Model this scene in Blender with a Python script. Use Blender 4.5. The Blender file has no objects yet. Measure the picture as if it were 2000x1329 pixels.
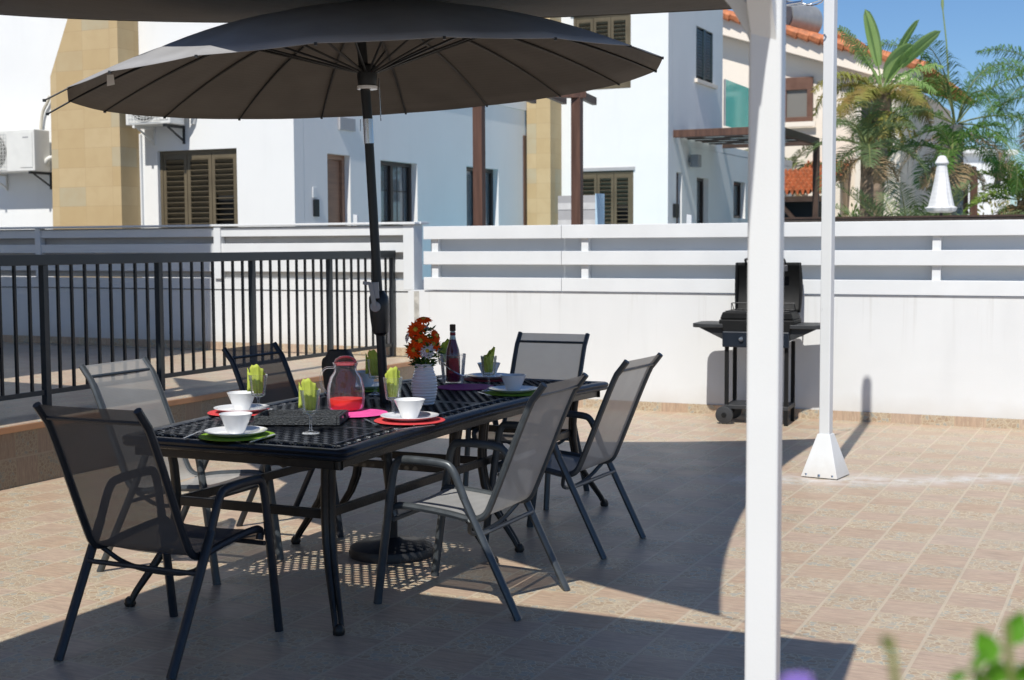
import bpy, bmesh, math, random
from math import sin, cos, pi, radians, sqrt, atan2, tan
from mathutils import Vector, Matrix
random.seed(7)
sc = bpy.context.scene
C = sc.collection

# ---------------------------------------------------------------- camera, world, sun, exposure
H = 1.55
F = 2652.5
PITCH, ROLL, TH = radians(4.024), radians(-0.281), radians(25.11)
camd = bpy.data.cameras.new("camera")
camd.sensor_width = 36
camd.lens = F / 2000 * 36
camd.clip_start = 0.05
camd.clip_end = 3000
camd.dof.use_dof = True
camd.dof.focus_distance = 6.6
camd.dof.aperture_fstop = 4.8
cam = bpy.data.objects.new("camera", camd)
C.objects.link(cam)
CM = Matrix.Rotation(pi / 2 - PITCH, 3, 'X') @ Matrix.Rotation(ROLL, 3, 'Z')
cam.matrix_world = Matrix.Translation((0, 0, H)) @ CM.to_4x4()
sc.camera = cam

SUN_AZ, SUN_EL = radians(19.75), radians(51)
w = bpy.data.worlds.new("World")
sc.world = w
w.use_nodes = True
nt = w.node_tree
bg = nt.nodes['Background']
sky = nt.nodes.new('ShaderNodeTexSky')
sky.sky_type = 'NISHITA'
sky.sun_disc = False
sky.sun_elevation = SUN_EL
sky.sun_rotation = SUN_AZ + pi
sky.air_density = 1.0
sky.dust_density = 0.1
sky.ozone_density = 3.5
tint = nt.nodes.new('ShaderNodeMix'); tint.data_type = 'RGBA'; tint.blend_type = 'MULTIPLY'; tint.inputs[0].default_value = 1
tint.inputs[7].default_value = (.71, .88, 1.08, 1)
nt.links.new(sky.outputs[0], tint.inputs[6]); nt.links.new(tint.outputs[2], bg.inputs[0])
bg.inputs[1].default_value = 0.088
sl = bpy.data.lights.new("sun", 'SUN')
sl.energy = 4.6
sl.angle = radians(0.5)
sl.color = (1, 0.958, 0.885)
so = bpy.data.objects.new("sun", sl)
C.objects.link(so)
sdir = Vector((sin(SUN_AZ) * cos(SUN_EL), cos(SUN_AZ) * cos(SUN_EL), -sin(SUN_EL)))
so.rotation_euler = sdir.to_track_quat('-Z', 'Y').to_euler()
so.location = (-5, -5, 12)
sc.view_settings.view_transform = 'Standard'
sc.view_settings.look = 'None'
sc.view_settings.exposure = 0.09
sc.view_settings.gamma = 1
sc.cycles.use_denoising = True
sc.cycles.max_bounces = 10
sc.cycles.transparent_max_bounces = 24

# ---------------------------------------------------------------- geometry helpers
ST, CT = sin(TH), cos(TH)
def G(r, a, z=0.0):                       # patio grid (r to the right along the wall, a away) -> world
    return Vector((r * CT + a * ST, -r * ST + a * CT, z))
def RA(v):
    return (v[0] * CT - v[1] * ST, v[0] * ST + v[1] * CT)
def ray(px, py):
    return CM @ Vector(((px - 1000) / F, -(py - 664.5) / F, -1))
def at_z(px, py, z=0.0):
    d = ray(px, py)
    t = (z - H) / d.z
    return Vector((0, 0, H)) + t * d
def at_y(px, py, Y):
    d = ray(px, py)
    return Vector((0, 0, H)) + (Y / d.y) * d
def on_a(px, py, a):                      # plane facing the camera
    d = ray(px, py); r0, a0 = RA(d); t = a / a0
    return (r0 * t, H + d.z * t)
def on_r(px, py, r):                      # plane running away
    d = ray(px, py); r0, a0 = RA(d); t = r / r0
    return (a0 * t, H + d.z * t)

class MB:
    def __init__(s, o=(0, 0, 0)):
        s.v = []; s.f = []; s.o = Vector(o); s.uvs = None
    def add(s, vs, fs):
        n = len(s.v); s.v += [Vector(x) for x in vs]; s.f += [tuple(i + n for i in f) for f in fs]
        return s
    def box(s, x0, x1, y0, y1, z0, z1, M=None):
        vs = [Vector((x, y, z)) for z in (z0, z1) for y in (y0, y1) for x in (x0, x1)]
        if M: vs = [M @ p for p in vs]
        return s.add(vs, [(0, 2, 3, 1), (4, 5, 7, 6), (0, 1, 5, 4), (2, 6, 7, 3), (0, 4, 6, 2), (1, 3, 7, 5)])
    def bar(s, p, q, wd, ht, up=(0, 0, 1)):
        p, q = Vector(p), Vector(q); d = (q - p).normalized(); u = Vector(up)
        x = d.cross(u)
        if x.length < 1e-4: x = d.cross(Vector((1, 0, 0)))
        x.normalize(); u = x.cross(d)
        vs = []
        for c in (p, q):
            for i, j in ((-1, -1), (1, -1), (1, 1), (-1, 1)): vs.append(c + x * i * wd / 2 + u * j * ht / 2)
        return s.add(vs, [(0, 1, 2, 3), (7, 6, 5, 4), (0, 4, 5, 1), (1, 5, 6, 2), (2, 6, 7, 3), (3, 7, 4, 0)])
    def tube(s, pts, r, seg=8, caps=True, closed=False, flat=None):
        P = [Vector(p) for p in pts]; n = len(P)
        R = r if isinstance(r, (list, tuple)) else [r] * n
        T = []
        for i in range(n):
            a = P[i - 1] if (i > 0 or closed) else P[i]
            b = P[(i + 1) % n] if (i < n - 1 or closed) else P[i]
            T.append((b - a).normalized())
        up = Vector((0, 0, 1)) if abs(T[0].z) < .9 else Vector((1, 0, 0))
        x = T[0].cross(up).normalized(); vs = []
        for i in range(n):
            x = (x - T[i] * x.dot(T[i])).normalized(); y = T[i].cross(x)
            for k in range(seg):
                an = 2 * pi * k / seg
                vs.append(P[i] + x * cos(an) * R[i] + y * sin(an) * R[i] * (flat or 1))
        fs = []
        for i in range(n if closed else n - 1):
            j = (i + 1) % n
            for k in range(seg):
                l = (k + 1) % seg
                fs.append((i * seg + k, i * seg + l, j * seg + l, j * seg + k))
        if caps and not closed:
            fs.append(tuple(reversed(range(seg)))); fs.append(tuple((n - 1) * seg + k for k in range(seg)))
        return s.add(vs, fs)
    def lathe(s, prof, seg=24, c=(0, 0, 0), wob=None):
        c = Vector(c); vs = []
        for i, (r, z) in enumerate(prof):
            for k in range(seg):
                a = 2 * pi * k / seg; rr = r * (wob(a, z) if wob else 1)
                vs.append(c + Vector((rr * cos(a), rr * sin(a), z)))
        fs = []
        for i in range(len(prof) - 1):
            for k in range(seg):
                l = (k + 1) % seg
                fs.append((i * seg + k, i * seg + l, (i + 1) * seg + l, (i + 1) * seg + k))
        if prof[0][0] > 1e-6: fs.append(tuple(reversed(range(seg))))
        if prof[-1][0] > 1e-6: fs.append(tuple((len(prof) - 1) * seg + k for k in range(seg)))
        return s.add(vs, fs)
    def prism(s, poly, d):                # poly: 3-D points, extruded by vector d
        n = len(poly); d = Vector(d); P = [Vector(p) for p in poly]
        return s.add(P + [p + d for p in P], [tuple(range(n)), tuple(reversed(range(n, 2 * n)))] + [(i, i + n, (i + 1) % n + n, (i + 1) % n) for i in range(n)])
    def grid(s, fn, nu, nv):
        vs = [fn(i / nu, j / nv) for j in range(nv + 1) for i in range(nu + 1)]
        fs = [(j * (nu + 1) + i, j * (nu + 1) + i + 1, (j + 1) * (nu + 1) + i + 1, (j + 1) * (nu + 1) + i) for j in range(nv) for i in range(nu)]
        return s.add(vs, fs)
    def build(s, name, mat, parent=None, smooth=False, bevel=0, solid=0, label=None, kind=None, weld=True):
        me = bpy.data.meshes.new(name)
        me.from_pydata([p - s.o for p in s.v], [], s.f)
        bm = bmesh.new(); bm.from_mesh(me)
        if weld and len(s.v) < 60000: bmesh.ops.remove_doubles(bm, verts=bm.verts, dist=1e-5)
        bmesh.ops.recalc_face_normals(bm, faces=bm.faces)
        if smooth:
            for f in bm.faces: f.smooth = True
            for e in bm.edges:
                if len(e.link_faces) == 2 and e.calc_face_angle(0) > 0.7: e.smooth = False
        bm.to_mesh(me); bm.free()
        o = bpy.data.objects.new(name, me)
        for m in (mat if isinstance(mat, (list, tuple)) else [mat]): me.materials.append(m)
        C.objects.link(o)
        if parent: o.parent = parent
        if solid:
            m = o.modifiers.new("solid", 'SOLIDIFY'); m.thickness = solid; m.offset = 0
        if bevel:
            m = o.modifiers.new("bevel", 'BEVEL'); m.width = bevel; m.segments = 2; m.limit_method = 'ANGLE'; m.angle_limit = 0.8
        if label: o['label'] = label
        if kind: o['kind'] = kind
        return o

def thing(name, label, cat, loc=(0, 0, 0), rz=0.0, group=None):
    o = bpy.data.objects.new(name, None); C.objects.link(o)
    o.empty_display_size = .1
    o.location = loc; o.rotation_euler = (0, 0, rz)
    o['label'] = label; o['category'] = cat
    if group: o['group'] = group
    return o
def gthing(name, label, cat, r, a, z=0.0, group=None):   # a thing in grid axes; its meshes are MB((r,a,z)) in absolute grid coordinates
    o = thing(name, label, cat, G(r, a, z), -TH, group)
    o['_'] = 0; del o['_']
    return o
def tag(o, label, cat, group=None):
    o['label'] = label; o['category'] = cat
    if group: o['group'] = group
    return o
def copy_tree(o, parent=None):
    c = o.copy(); C.objects.link(c); c.parent = parent
    for ch in [x for x in C.objects if x.parent == o]: copy_tree(ch, c)
    return c
def put(o, loc, rz=None, label=None, group=None):
    o.location = loc
    if rz is not None: o.rotation_euler = (0, 0, rz)
    if label: o['label'] = label
    if group: o['group'] = group
    return o

# ---------------------------------------------------------------- materials
class NT:
    def __init__(s, name):
        s.m = bpy.data.materials.new(name); s.m.use_nodes = True; s.t = s.m.node_tree
        s.b = s.t.nodes['Principled BSDF']; s.out = s.t.nodes['Material Output']
        s.co = s.n('ShaderNodeTexCoord').outputs['Object']
    def n(s, ty, **k):
        nd = s.t.nodes.new(ty)
        for a, b in k.items(): setattr(nd, a, b)
        return nd
    def l(s, a, b): s.t.links.new(a, b)
    def val(s, sock, v):
        if hasattr(v, 'is_linked') or hasattr(v, 'links'): s.l(v, sock)
        else: sock.default_value = v
    def math(s, op, a, b=0.0, c=None):
        nd = s.n('ShaderNodeMath', operation=op); s.val(nd.inputs[0], a); s.val(nd.inputs[1], b)
        if c is not None: s.val(nd.inputs[2], c)
        return nd.outputs[0]
    def mix(s, f, a, b, bt='MIX'):
        nd = s.n('ShaderNodeMix', data_type='RGBA', blend_type=bt); s.val(nd.inputs[0], f)
        s.val(nd.inputs[6], a if not isinstance(a, tuple) else (*a[:3], 1)); s.val(nd.inputs[7], b if not isinstance(b, tuple) else (*b[:3], 1))
        return nd.outputs[2]
    def noise(s, scale, detail=4, vec=None, rough=.5):
        nd = s.n('ShaderNodeTexNoise'); nd.inputs['Scale'].default_value = scale; nd.inputs['Detail'].default_value = detail
        nd.inputs['Roughness'].default_value = rough
        s.l(vec or s.co, nd.inputs['Vector']); return nd.outputs[0]
    def ramp(s, f, lo, hi):
        nd = s.n('ShaderNodeMapRange'); s.val(nd.inputs[0], f); nd.inputs[1].default_value = lo; nd.inputs[2].default_value = hi
        return nd.outputs[0]
    def bump(s, h, strength=.3, dist=.01):
        nd = s.n('ShaderNodeBump'); nd.inputs['Strength'].default_value = strength; nd.inputs['Distance'].default_value = dist
        s.l(h, nd.inputs['Height']); s.l(nd.outputs[0], s.b.inputs['Normal'])
    def vscale(s, v, vec=None):
        nd = s.n('ShaderNodeVectorMath', operation='MULTIPLY'); s.l(vec or s.co, nd.inputs[0]); nd.inputs[1].default_value = v
        return nd.outputs[0]

def mk(name, col, rough=.6, metal=0.0, var=.12, scale=6, bump=0, bscale=60, spec=.5, stretch=None, coat=0):
    k = NT(name); b = k.b
    vec = k.vscale(stretch) if stretch else None
    f = k.ramp(k.noise(scale, 5, vec), .3, .7)
    c = k.mix(f, tuple(x * (1 - var) for x in col), tuple(min(1, x * (1 + var)) for x in col))
    k.l(c, b.inputs['Base Color'])
    b.inputs['Roughness'].default_value = rough; b.inputs['Metallic'].default_value = metal
    b.inputs['Specular IOR Level'].default_value = spec; b.inputs['Coat Weight'].default_value = coat
    r = k.math('ADD', k.math('MULTIPLY', f, .12), rough - .06); k.l(r, b.inputs['Roughness'])
    if bump: k.bump(k.noise(bscale, 3, vec), bump, .01)
    return k.m

def tile_mat(name, au='X', av='Y', cell=.24, ou=0, ov=0, dark=1.0, stain=False, rough=.42):
    k = NT(name)
    sp = k.n('ShaderNodeSeparateXYZ'); k.l(k.co, sp.inputs[0])
    u = k.math('DIVIDE', k.math('SUBTRACT', sp.outputs[au], ou), cell)
    v = k.math('DIVIDE', k.math('SUBTRACT', sp.outputs[av], ov), cell)
    iu, iv = k.math('FLOOR', u), k.math('FLOOR', v)
    fu, fv = k.math('FRACT', u), k.math('FRACT', v)
    par = k.math('FLOORED_MODULO', k.math('ADD', iu, iv), 2.0)
    cv = k.n('ShaderNodeCombineXYZ'); k.l(u, cv.inputs[0]); k.l(v, cv.inputs[1])
    cc = k.n('ShaderNodeCombineXYZ'); k.l(iu, cc.inputs[0]); k.l(iv, cc.inputs[1])
    wn = k.n('ShaderNodeTexWhiteNoise'); k.l(cc.outputs[0], wn.inputs[0])
    # pebble mosaic
    vo = k.n('ShaderNodeTexVoronoi', feature='DISTANCE_TO_EDGE'); vo.inputs['Scale'].default_value = 8.5; k.l(cv.outputs[0], vo.inputs['Vector'])
    vc = k.n('ShaderNodeTexVoronoi'); vc.inputs['Scale'].default_value = 8.5; k.l(cv.outputs[0], vc.inputs['Vector'])
    edge = k.ramp(vo.outputs['Distance'], .02, .11)
    sv = k.n('ShaderNodeSeparateXYZ'); k.l(vc.outputs['Color'], sv.inputs[0])
    peb = k.mix(sv.outputs[0], (.375, .262, .168), (.465, .38, .28))
    peb = k.mix(k.ramp(sv.outputs[1], .8, .85), peb, (.36, .35, .30))
    mos = k.mix(edge, (.56, .47, .325), peb)
    # bamboo stripes
    st = k.n('ShaderNodeCombineXYZ'); k.l(k.math('MULTIPLY', u, 1.4), st.inputs[0]); k.l(k.math('MULTIPLY', v, 13.0), st.inputs[1])
    s1 = k.noise(1.0, 3, st.outputs[0], .6)
    s2 = k.noise(2.6, 2, st.outputs[0], .5)
    tone = k.mix(wn.outputs[0], (.53, .37, .25), (.49, .37, .285))
    strp = k.mix(k.ramp(s1, .35, .62), k.mix(.55, tone, (.27, .19, .14)), tone)
    strp = k.mix(k.ramp(s2, .58, .66), strp, (.57, .47, .33))
    col = k.mix(par, strp, mos)
    # grout: strong along columns every cell, fine across
    gu = k.math('LESS_THAN', k.math('MINIMUM', fu, k.math('SUBTRACT', 1.0, fu)), .028)
    gv = k.math('LESS_THAN', k.math('MINIMUM', fv, k.math('SUBTRACT', 1.0, fv)), .011)
    col = k.mix(k.math('MULTIPLY', gv, .75), col, (.57, .47, .31))
    col = k.mix(k.math('MULTIPLY', gu, .9), col, (.55, .46, .34))
    # wear: large soft variation, dust
    bright = k.math('ADD', .94, k.math('MULTIPLY', wn.outputs[0], .11)); cb_ = k.n('ShaderNodeCombineColor'); [k.l(bright, cb_.inputs[q_]) for q_ in range(3)]
    col = k.mix(1.0, col, cb_.outputs[0], 'MULTIPLY')
    col = k.mix(k.math('MULTIPLY', k.ramp(k.noise(.9, 6), .35, .75), .30), col, (.50, .43, .34))
    col = k.mix(k.math('MULTIPLY', k.ramp(k.noise(7, 4), .55, .8), .30), col, (.24, .185, .14))
    if stain:   # white lime runs near the far post
        X = k.math('ADD', k.math('MULTIPLY', sp.outputs['X'], CT), k.math('MULTIPLY', sp.outputs['Y'], ST))
        Y = k.math('SUBTRACT', k.math('MULTIPLY', sp.outputs['Y'], CT), k.math('MULTIPLY', sp.outputs['X'], ST))
        yy = k.math('ADD', Y, k.math('MULTIPLY', k.noise(1.1, 3), .55))
        dd = k.math('ABSOLUTE', k.math('SUBTRACT', yy, 9.12))
        band = k.math('SUBTRACT', 1.0, k.ramp(dd, .03, .27))
        xm = k.ramp(X, 1.0, 1.9)
        msk = k.math('MULTIPLY', k.math('MULTIPLY', band, xm), k.ramp(k.noise(9, 5), .3, .6))
        col = k.mix(k.math('MULTIPLY', msk, .75), col, (.66, .64, .62))
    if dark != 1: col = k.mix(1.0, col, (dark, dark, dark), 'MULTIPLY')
    k.l(col, k.b.inputs['Base Color'])
    k.l(k.math('ADD', k.math('MULTIPLY', k.noise(3, 4), .25), rough - .08), k.b.inputs['Roughness'])
    hgt = k.math('ADD', k.math('MULTIPLY', edge, par), k.math('MULTIPLY', s1, .6))
    hgt = k.math('SUBTRACT', hgt, k.math('MULTIPLY', k.math('MAXIMUM', gu, gv), .6))
    k.bump(hgt, .35, .004)
    return k.m

def plaster(name, col, var=.05, stains=.25, base=None):
    k = NT(name)
    f = k.ramp(k.noise(1.3, 6), .3, .7)
    c = k.mix(f, tuple(x * (1 - var) for x in col), col)
    run = k.ramp(k.noise(2.2, 5, k.vscale((1.5, 1.5, .22))), .56, .82)
    c = k.mix(k.math('MULTIPLY', run, stains), c, tuple(x * .80 for x in col))
    spk = k.ramp(k.noise(38, 3, None, .7), .70, .80)
    c = k.mix(k.math('MULTIPLY', spk, .22), c, tuple(x * .62 for x in col))
    if base:     # dirt splashed up from the paving and thin runs below the fence
        sp = k.n('ShaderNodeSeparateXYZ'); k.l(k.co, sp.inputs[0])
        lo = k.math('SUBTRACT', 1.0, k.ramp(k.math('ADD', sp.outputs['Z'], k.math('MULTIPLY', k.noise(4, 5), .22)), .14, .36))
        c = k.mix(k.math('MULTIPLY', lo, .38), c, (.45, .40, .33))
        hi = k.math('MULTIPLY', k.ramp(sp.outputs['Z'], .55, 1.1), k.ramp(k.noise(1, 4, k.vscale((16, 16, .6)), .65), .56, .70))
        c = k.mix(k.math('MULTIPLY', hi, .30), c, (.42, .41, .38))
    k.l(c, k.b.inputs['Base Color']); k.b.inputs['Roughness'].default_value = .85; k.b.inputs['Specular IOR Level'].default_value = .25
    k.bump(k.math('ADD', k.noise(140, 3), k.math('MULTIPLY', k.noise(6, 4), 1.5)), .25, .006)
    return k.m

def thin_glass(name, tint=(1, 1, 1), gloss=.9, edge=.22):
    k = NT(name)
    tr = k.n('ShaderNodeBsdfTransparent'); tr.inputs[0].default_value = (*tint, 1)
    gl = k.n('ShaderNodeBsdfGlossy'); gl.inputs[0].default_value = (.95, .97, 1, 1); gl.inputs['Roughness'].default_value = .02
    lw = k.n('ShaderNodeLayerWeight'); lw.inputs[0].default_value = edge
    f = k.math('MINIMUM', k.math('ADD', k.math('MULTIPLY', lw.outputs['Fresnel'], gloss), .03), 1.0)
    df = k.n('ShaderNodeBsdfDiffuse'); df.inputs[0].default_value = (.8, .83, .85, 1)  # white diffuse mixed in at the edges stands in for bright rim reflections
    g2 = k.n('ShaderNodeMixShader'); g2.inputs[0].default_value = .30; k.l(gl.outputs[0], g2.inputs[1]); k.l(df.outputs[0], g2.inputs[2])
    mx = k.n('ShaderNodeMixShader'); k.l(f, mx.inputs[0]); k.l(tr.outputs[0], mx.inputs[1]); k.l(g2.outputs[0], mx.inputs[2])
    k.l(mx.outputs[0], k.out.inputs[0])
    return k.m

def fabric(name, col, see=.2, transl=.12, weave=900, rough=.75, axis=(1, 1, 1)):
    k = NT(name)
    c = k.mix(k.ramp(k.noise(5, 5), .3, .7), tuple(x * .88 for x in col), tuple(x * 1.08 for x in col))
    wv = k.n('ShaderNodeTexWave', wave_type='BANDS', bands_direction='Z'); wv.inputs['Scale'].default_value = weave / 20; k.l(k.co, wv.inputs['Vector'])
    c = k.mix(k.math('MULTIPLY', wv.outputs['Fac'], .12), c, tuple(x * 1.5 for x in col))
    c = k.mix(k.math('MULTIPLY', k.ramp(k.noise(1.4, 6, None, .6), .5, .8), .18), c, tuple(x * .7 for x in col))
    k.bump(k.math('ADD', k.noise(420, 2), k.math('MULTIPLY', k.noise(3.2, 4), 4.0)), .22, .004)
    k.l(c, k.b.inputs['Base Color']); k.b.inputs['Roughness'].default_value = rough; k.b.inputs['Specular IOR Level'].default_value = .3
    tl = k.n('ShaderNodeBsdfTranslucent'); k.l(c, tl.inputs[0])
    m1 = k.n('ShaderNodeMixShader'); m1.inputs[0].default_value = transl; k.l(k.b.outputs[0], m1.inputs[1]); k.l(tl.outputs[0], m1.inputs[2])
    tr = k.n('ShaderNodeBsdfTransparent'); m2 = k.n('ShaderNodeMixShader'); m2.inputs[0].default_value = see
    k.l(m1.outputs[0], m2.inputs[1]); k.l(tr.outputs[0], m2.inputs[2]); k.l(m2.outputs[0], k.out.inputs[0])
    return k.m

def leaf_mat(name, col, col2, transl=.3, scale=1.2):
    k = NT(name)
    c = k.mix(k.ramp(k.noise(scale, 3), .3, .7), col, col2)
    k.l(c, k.b.inputs['Base Color']); k.b.inputs['Roughness'].default_value = .55; k.b.inputs['Specular IOR Level'].default_value = .2
    tl = k.n('ShaderNodeBsdfTranslucent'); k.l(c, tl.inputs[0])
    m1 = k.n('ShaderNodeMixShader'); m1.inputs[0].default_value = transl; k.l(k.b.outputs[0], m1.inputs[1]); k.l(tl.outputs[0], m1.inputs[2])
    k.l(m1.outputs[0], k.out.inputs[0])
    return k.m

def stone_mat(name):
    k = NT(name)
    sp = k.n('ShaderNodeSeparateXYZ'); k.l(k.co, sp.inputs[0])
    z = k.math('DIVIDE', sp.outputs['Z'], .262); xx = k.math('ADD', sp.outputs['X'], sp.outputs['Y'])
    row = k.math('FLOOR', z)
    u = k.math('ADD', k.math('DIVIDE', xx, .47), k.math('MULTIPLY', row, .0))
    fu, fz = k.math('FRACT', u), k.math('FRACT', z)
    cc = k.n('ShaderNodeCombineXYZ'); k.l(k.math('FLOOR', u), cc.inputs[0]); k.l(row, cc.inputs[1])
    wn = k.n('ShaderNodeTexWhiteNoise'); k.l(cc.outputs[0], wn.inputs[0])
    sv = k.n('ShaderNodeSeparateXYZ'); k.l(wn.outputs[1], sv.inputs[0])
    c = k.mix(sv.outputs[0], (.455, .335, .175), (.50, .385, .22))
    c = k.mix(k.math('MULTIPLY', k.ramp(sv.outputs[1], .82, .86), .7), c, (.41, .37, .26))
    c = k.mix(k.math('MULTIPLY', k.ramp(k.noise(5, 6), .4, .75), .35), c, (.40, .28, .14))
    g = k.math('MAXIMUM', k.math('LESS_THAN', fz, .022), k.math('LESS_THAN', fu, .012))
    c = k.mix(k.math('MULTIPLY', g, .6), c, (.36, .25, .13))
    k.l(c, k.b.inputs['Base Color']); k.b.inputs['Roughness'].default_value = .8
    k.bump(k.math('SUBTRACT', k.noise(50, 4), g), .3, .006)
    return k.m

WHITE = plaster('white_render', (.69, .705, .71), .06, .3, True)
WHITE2 = plaster('white_facade_render', (.765, .775, .77), .04, .22)
CREAM = plaster('cream_render', (.80, .72, .62), .04, .1)
WPAINT = mk('white_fence_paint', (.68, .70, .71), .45, 0, .03, 3)
def worn_white(name, col, rough):
    k = NT(name)
    f = k.ramp(k.noise(3, 5), .3, .7); c = k.mix(f, tuple(x * .95 for x in col), col)
    sp = k.n('ShaderNodeSeparateXYZ'); k.l(k.co, sp.inputs[0])
    lo = k.math('MULTIPLY', k.math('SUBTRACT', 1.0, k.ramp(k.math('ADD', sp.outputs['Z'], k.math('MULTIPLY', k.noise(18, 4), .10)), .04, .20)), .45)
    c = k.mix(lo, c, (.40, .34, .27))
    sc_ = k.math('MULTIPLY', k.ramp(k.noise(34, 4, k.vscale((1, 1, .25)), .7), .69, .74), .5)
    c = k.mix(sc_, c, (.36, .35, .33))
    k.l(c, k.b.inputs['Base Color']); k.b.inputs['Roughness'].default_value = rough; k.bump(k.noise(200, 3), .05, .01)
    return k.m
WMETAL = worn_white('white_powder_coat', (.68, .70, .71), .38)
TILE = tile_mat('patterned_floor_tile', 'X', 'Y', .24, -1.238, 5.494, 1.0, True)
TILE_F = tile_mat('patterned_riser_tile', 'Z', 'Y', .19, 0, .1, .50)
TILE_S = tile_mat('patterned_skirting_tile', 'Z', 'X', .26, -.01, .02, .95)
TILE_T = tile_mat('patterned_terrace_tile', 'X', 'Y', .24, -.05, .1, .95)
COPING = mk('terracotta_coping', (.46, .235, .115), .5, 0, .15, 5, .1)
STONE = stone_mat('sandstone_cladding')
BLACKM = mk('black_painted_steel', (.011, .013, .015), .42, .2, .2, 8)
RAILC = mk('charcoal_painted_rail', (.035, .042, .048), .4, .3, .1, 8)
CAST = mk('dark_cast_aluminium', (.017, .020, .026), .33, .45, .25, 14, .15, 90)
CASTB = mk('bronze_cast_aluminium', (.026, .023, .02), .38, .4, .25, 14, .15, 90)
CASTR = mk('glint_cast_aluminium', (.03, .034, .04), .22, .6, .25, 14)  # lighter, shinier metal put on the ribs for glints on the table top
CHF = mk('chair_frame_paint', (.070, .080, .088), .38, .35, .12, 20)
CHS = fabric('chair_sling_mesh', (.37, .37, .365), .18, .10)
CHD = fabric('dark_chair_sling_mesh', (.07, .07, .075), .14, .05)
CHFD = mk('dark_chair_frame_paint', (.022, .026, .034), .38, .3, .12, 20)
CANO = fabric('parasol_canvas', (.30, .30, .305), 0.0, .0, 600)
SAIL = fabric('shade_sail_mesh', (.085, .075, .064), .01, .03, 500)
GAZF = fabric('gazebo_roof_canvas', (.10, .09, .08), 0, .03, 500)
CHROME = mk('brushed_steel', (.6, .6, .62), .25, 1, .05, 10)
PORC = mk('white_porcelain', (.78, .79, .80), .12, 0, .02, 4, coat=.5)
VASE = mk('white_ceramic_vase', (.70, .70, .72), .25, 0, .03, 4, coat=.3)
GLASS = thin_glass('clear_glass')
PANE = None
BROWNW = mk('dark_stained_wood', (.095, .046, .03), .5, 0, .3, 3, .2, 40, stretch=(8, 8, .6))
DKWOOD = mk('dark_brown_timber', (.06, .035, .024), .5, 0, .3, 3, .2, 40)
DOORW = mk('oak_veneer_door', (.27, .155, .10), .45, 0, .18, 2.2, .1, 60, stretch=(1, 1, 9))
SHUT = mk('olive_brown_shutter_paint', (.115, .092, .056), .5, 0, .15, 3)
DKFR = mk('dark_brown_window_frame', (.035, .026, .022), .4, .2, .1, 5)
WGL = thin_glass('window_pane', (.80, .84, .86), .9, .5)
REFLW = fabric('white_reflection_voile', (.70, .71, .72), .12, .25, 200)
DARKIN = mk('dark_interior', (.012, .013, .014), .6, 0, .2, 4)
ROOFT = mk('terracotta_roof_tile', (.50, .17, .07), .7, 0, .35, 9, .2, 60)
GREYB = mk('grey_block_panel', (.36, .36, .37), .8, 0, .1, 3, .1)

def window_glass(name, tone=(.02, .025, .03)):
    k = NT(name)
    k.b.inputs['Base Color'].default_value = (*tone, 1); k.b.inputs['Roughness'].default_value = .04
    k.b.inputs['Specular IOR Level'].default_value = .9
    k.bump(k.noise(2.5, 1), .04, .02)
    return k.m
PANE = window_glass('dark_window_glass')
PANEG = window_glass('grey_blind_glass', (.20, .19, .17))

# ================================================================ SETTING
def structure(o):
    o['kind'] = 'structure'; return o
# ground far around
gm = mk('pale_paved_ground', (.52, .49, .44), .95, 0, .25, .6, .3, 8)
structure(MB().grid(lambda u, v: Vector(((u - .5) * 3000, (v - .45) * 3000, -.16)), 8, 8).build('ground', gm))
# patio floor: one sheet in grid axes
o = MB().box(-6.64, 14, -9, 12.0, -.12, 0).build('patio_floor', TILE); o.rotation_euler = (0, 0, -TH); structure(o)
# raised terrace with riser tiles and coping
TZ = .41
T = bpy.data.objects.new('raised_terrace', None); C.objects.link(T); T.rotation_euler = (0, 0, -TH); T.location = G(-6.6, 3, 0); T['kind'] = 'structure'
mb = MB((-6.6, 3, 0)); mb.box(-20, -6.64, -9, 12.3, -.1, TZ - .012); mb.build('terrace_paving', TILE_T, T)
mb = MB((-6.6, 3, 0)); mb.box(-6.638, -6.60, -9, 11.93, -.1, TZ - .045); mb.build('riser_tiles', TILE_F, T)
mb = MB((-6.6, 3, 0)); mb.box(-6.93, -6.575, -9, 11.93, TZ - .043, TZ); mb.build('coping', TILE_T, T, bevel=.008)
mb = MB((-6.6, 3, 0)); mb.box(-6.574, -6.566, -9, 11.93, TZ - .048, TZ - .006); mb.build('coping_edge', COPING, T, bevel=.003)

# unseen pools added behind the wall so their blue bounce tints the walls beyond
pm = NT('added_pool_water'); pm.l(pm.mix(pm.ramp(pm.noise(3, 4), .3, .7), (.02, .42, .62), (.05, .55, .72)), pm.b.inputs['Base Color'])
pm.b.inputs['Roughness'].default_value = .3; pm.bump(pm.noise(5, 3), .2, .03)
pl = MB(); pl.box(-9.5, -6.3, 17.6, 21.3, .0, .35); o = pl.build('added_pool_water', pm.m); o.rotation_euler = (0, 0, -TH); structure(o)
pl = MB(); pl.box(-7.2, 0.5, 25.6, 30, .0, .4); o = pl.build('added_pool_water', pm.m); o.rotation_euler = (0, 0, -TH); structure(o)

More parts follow.
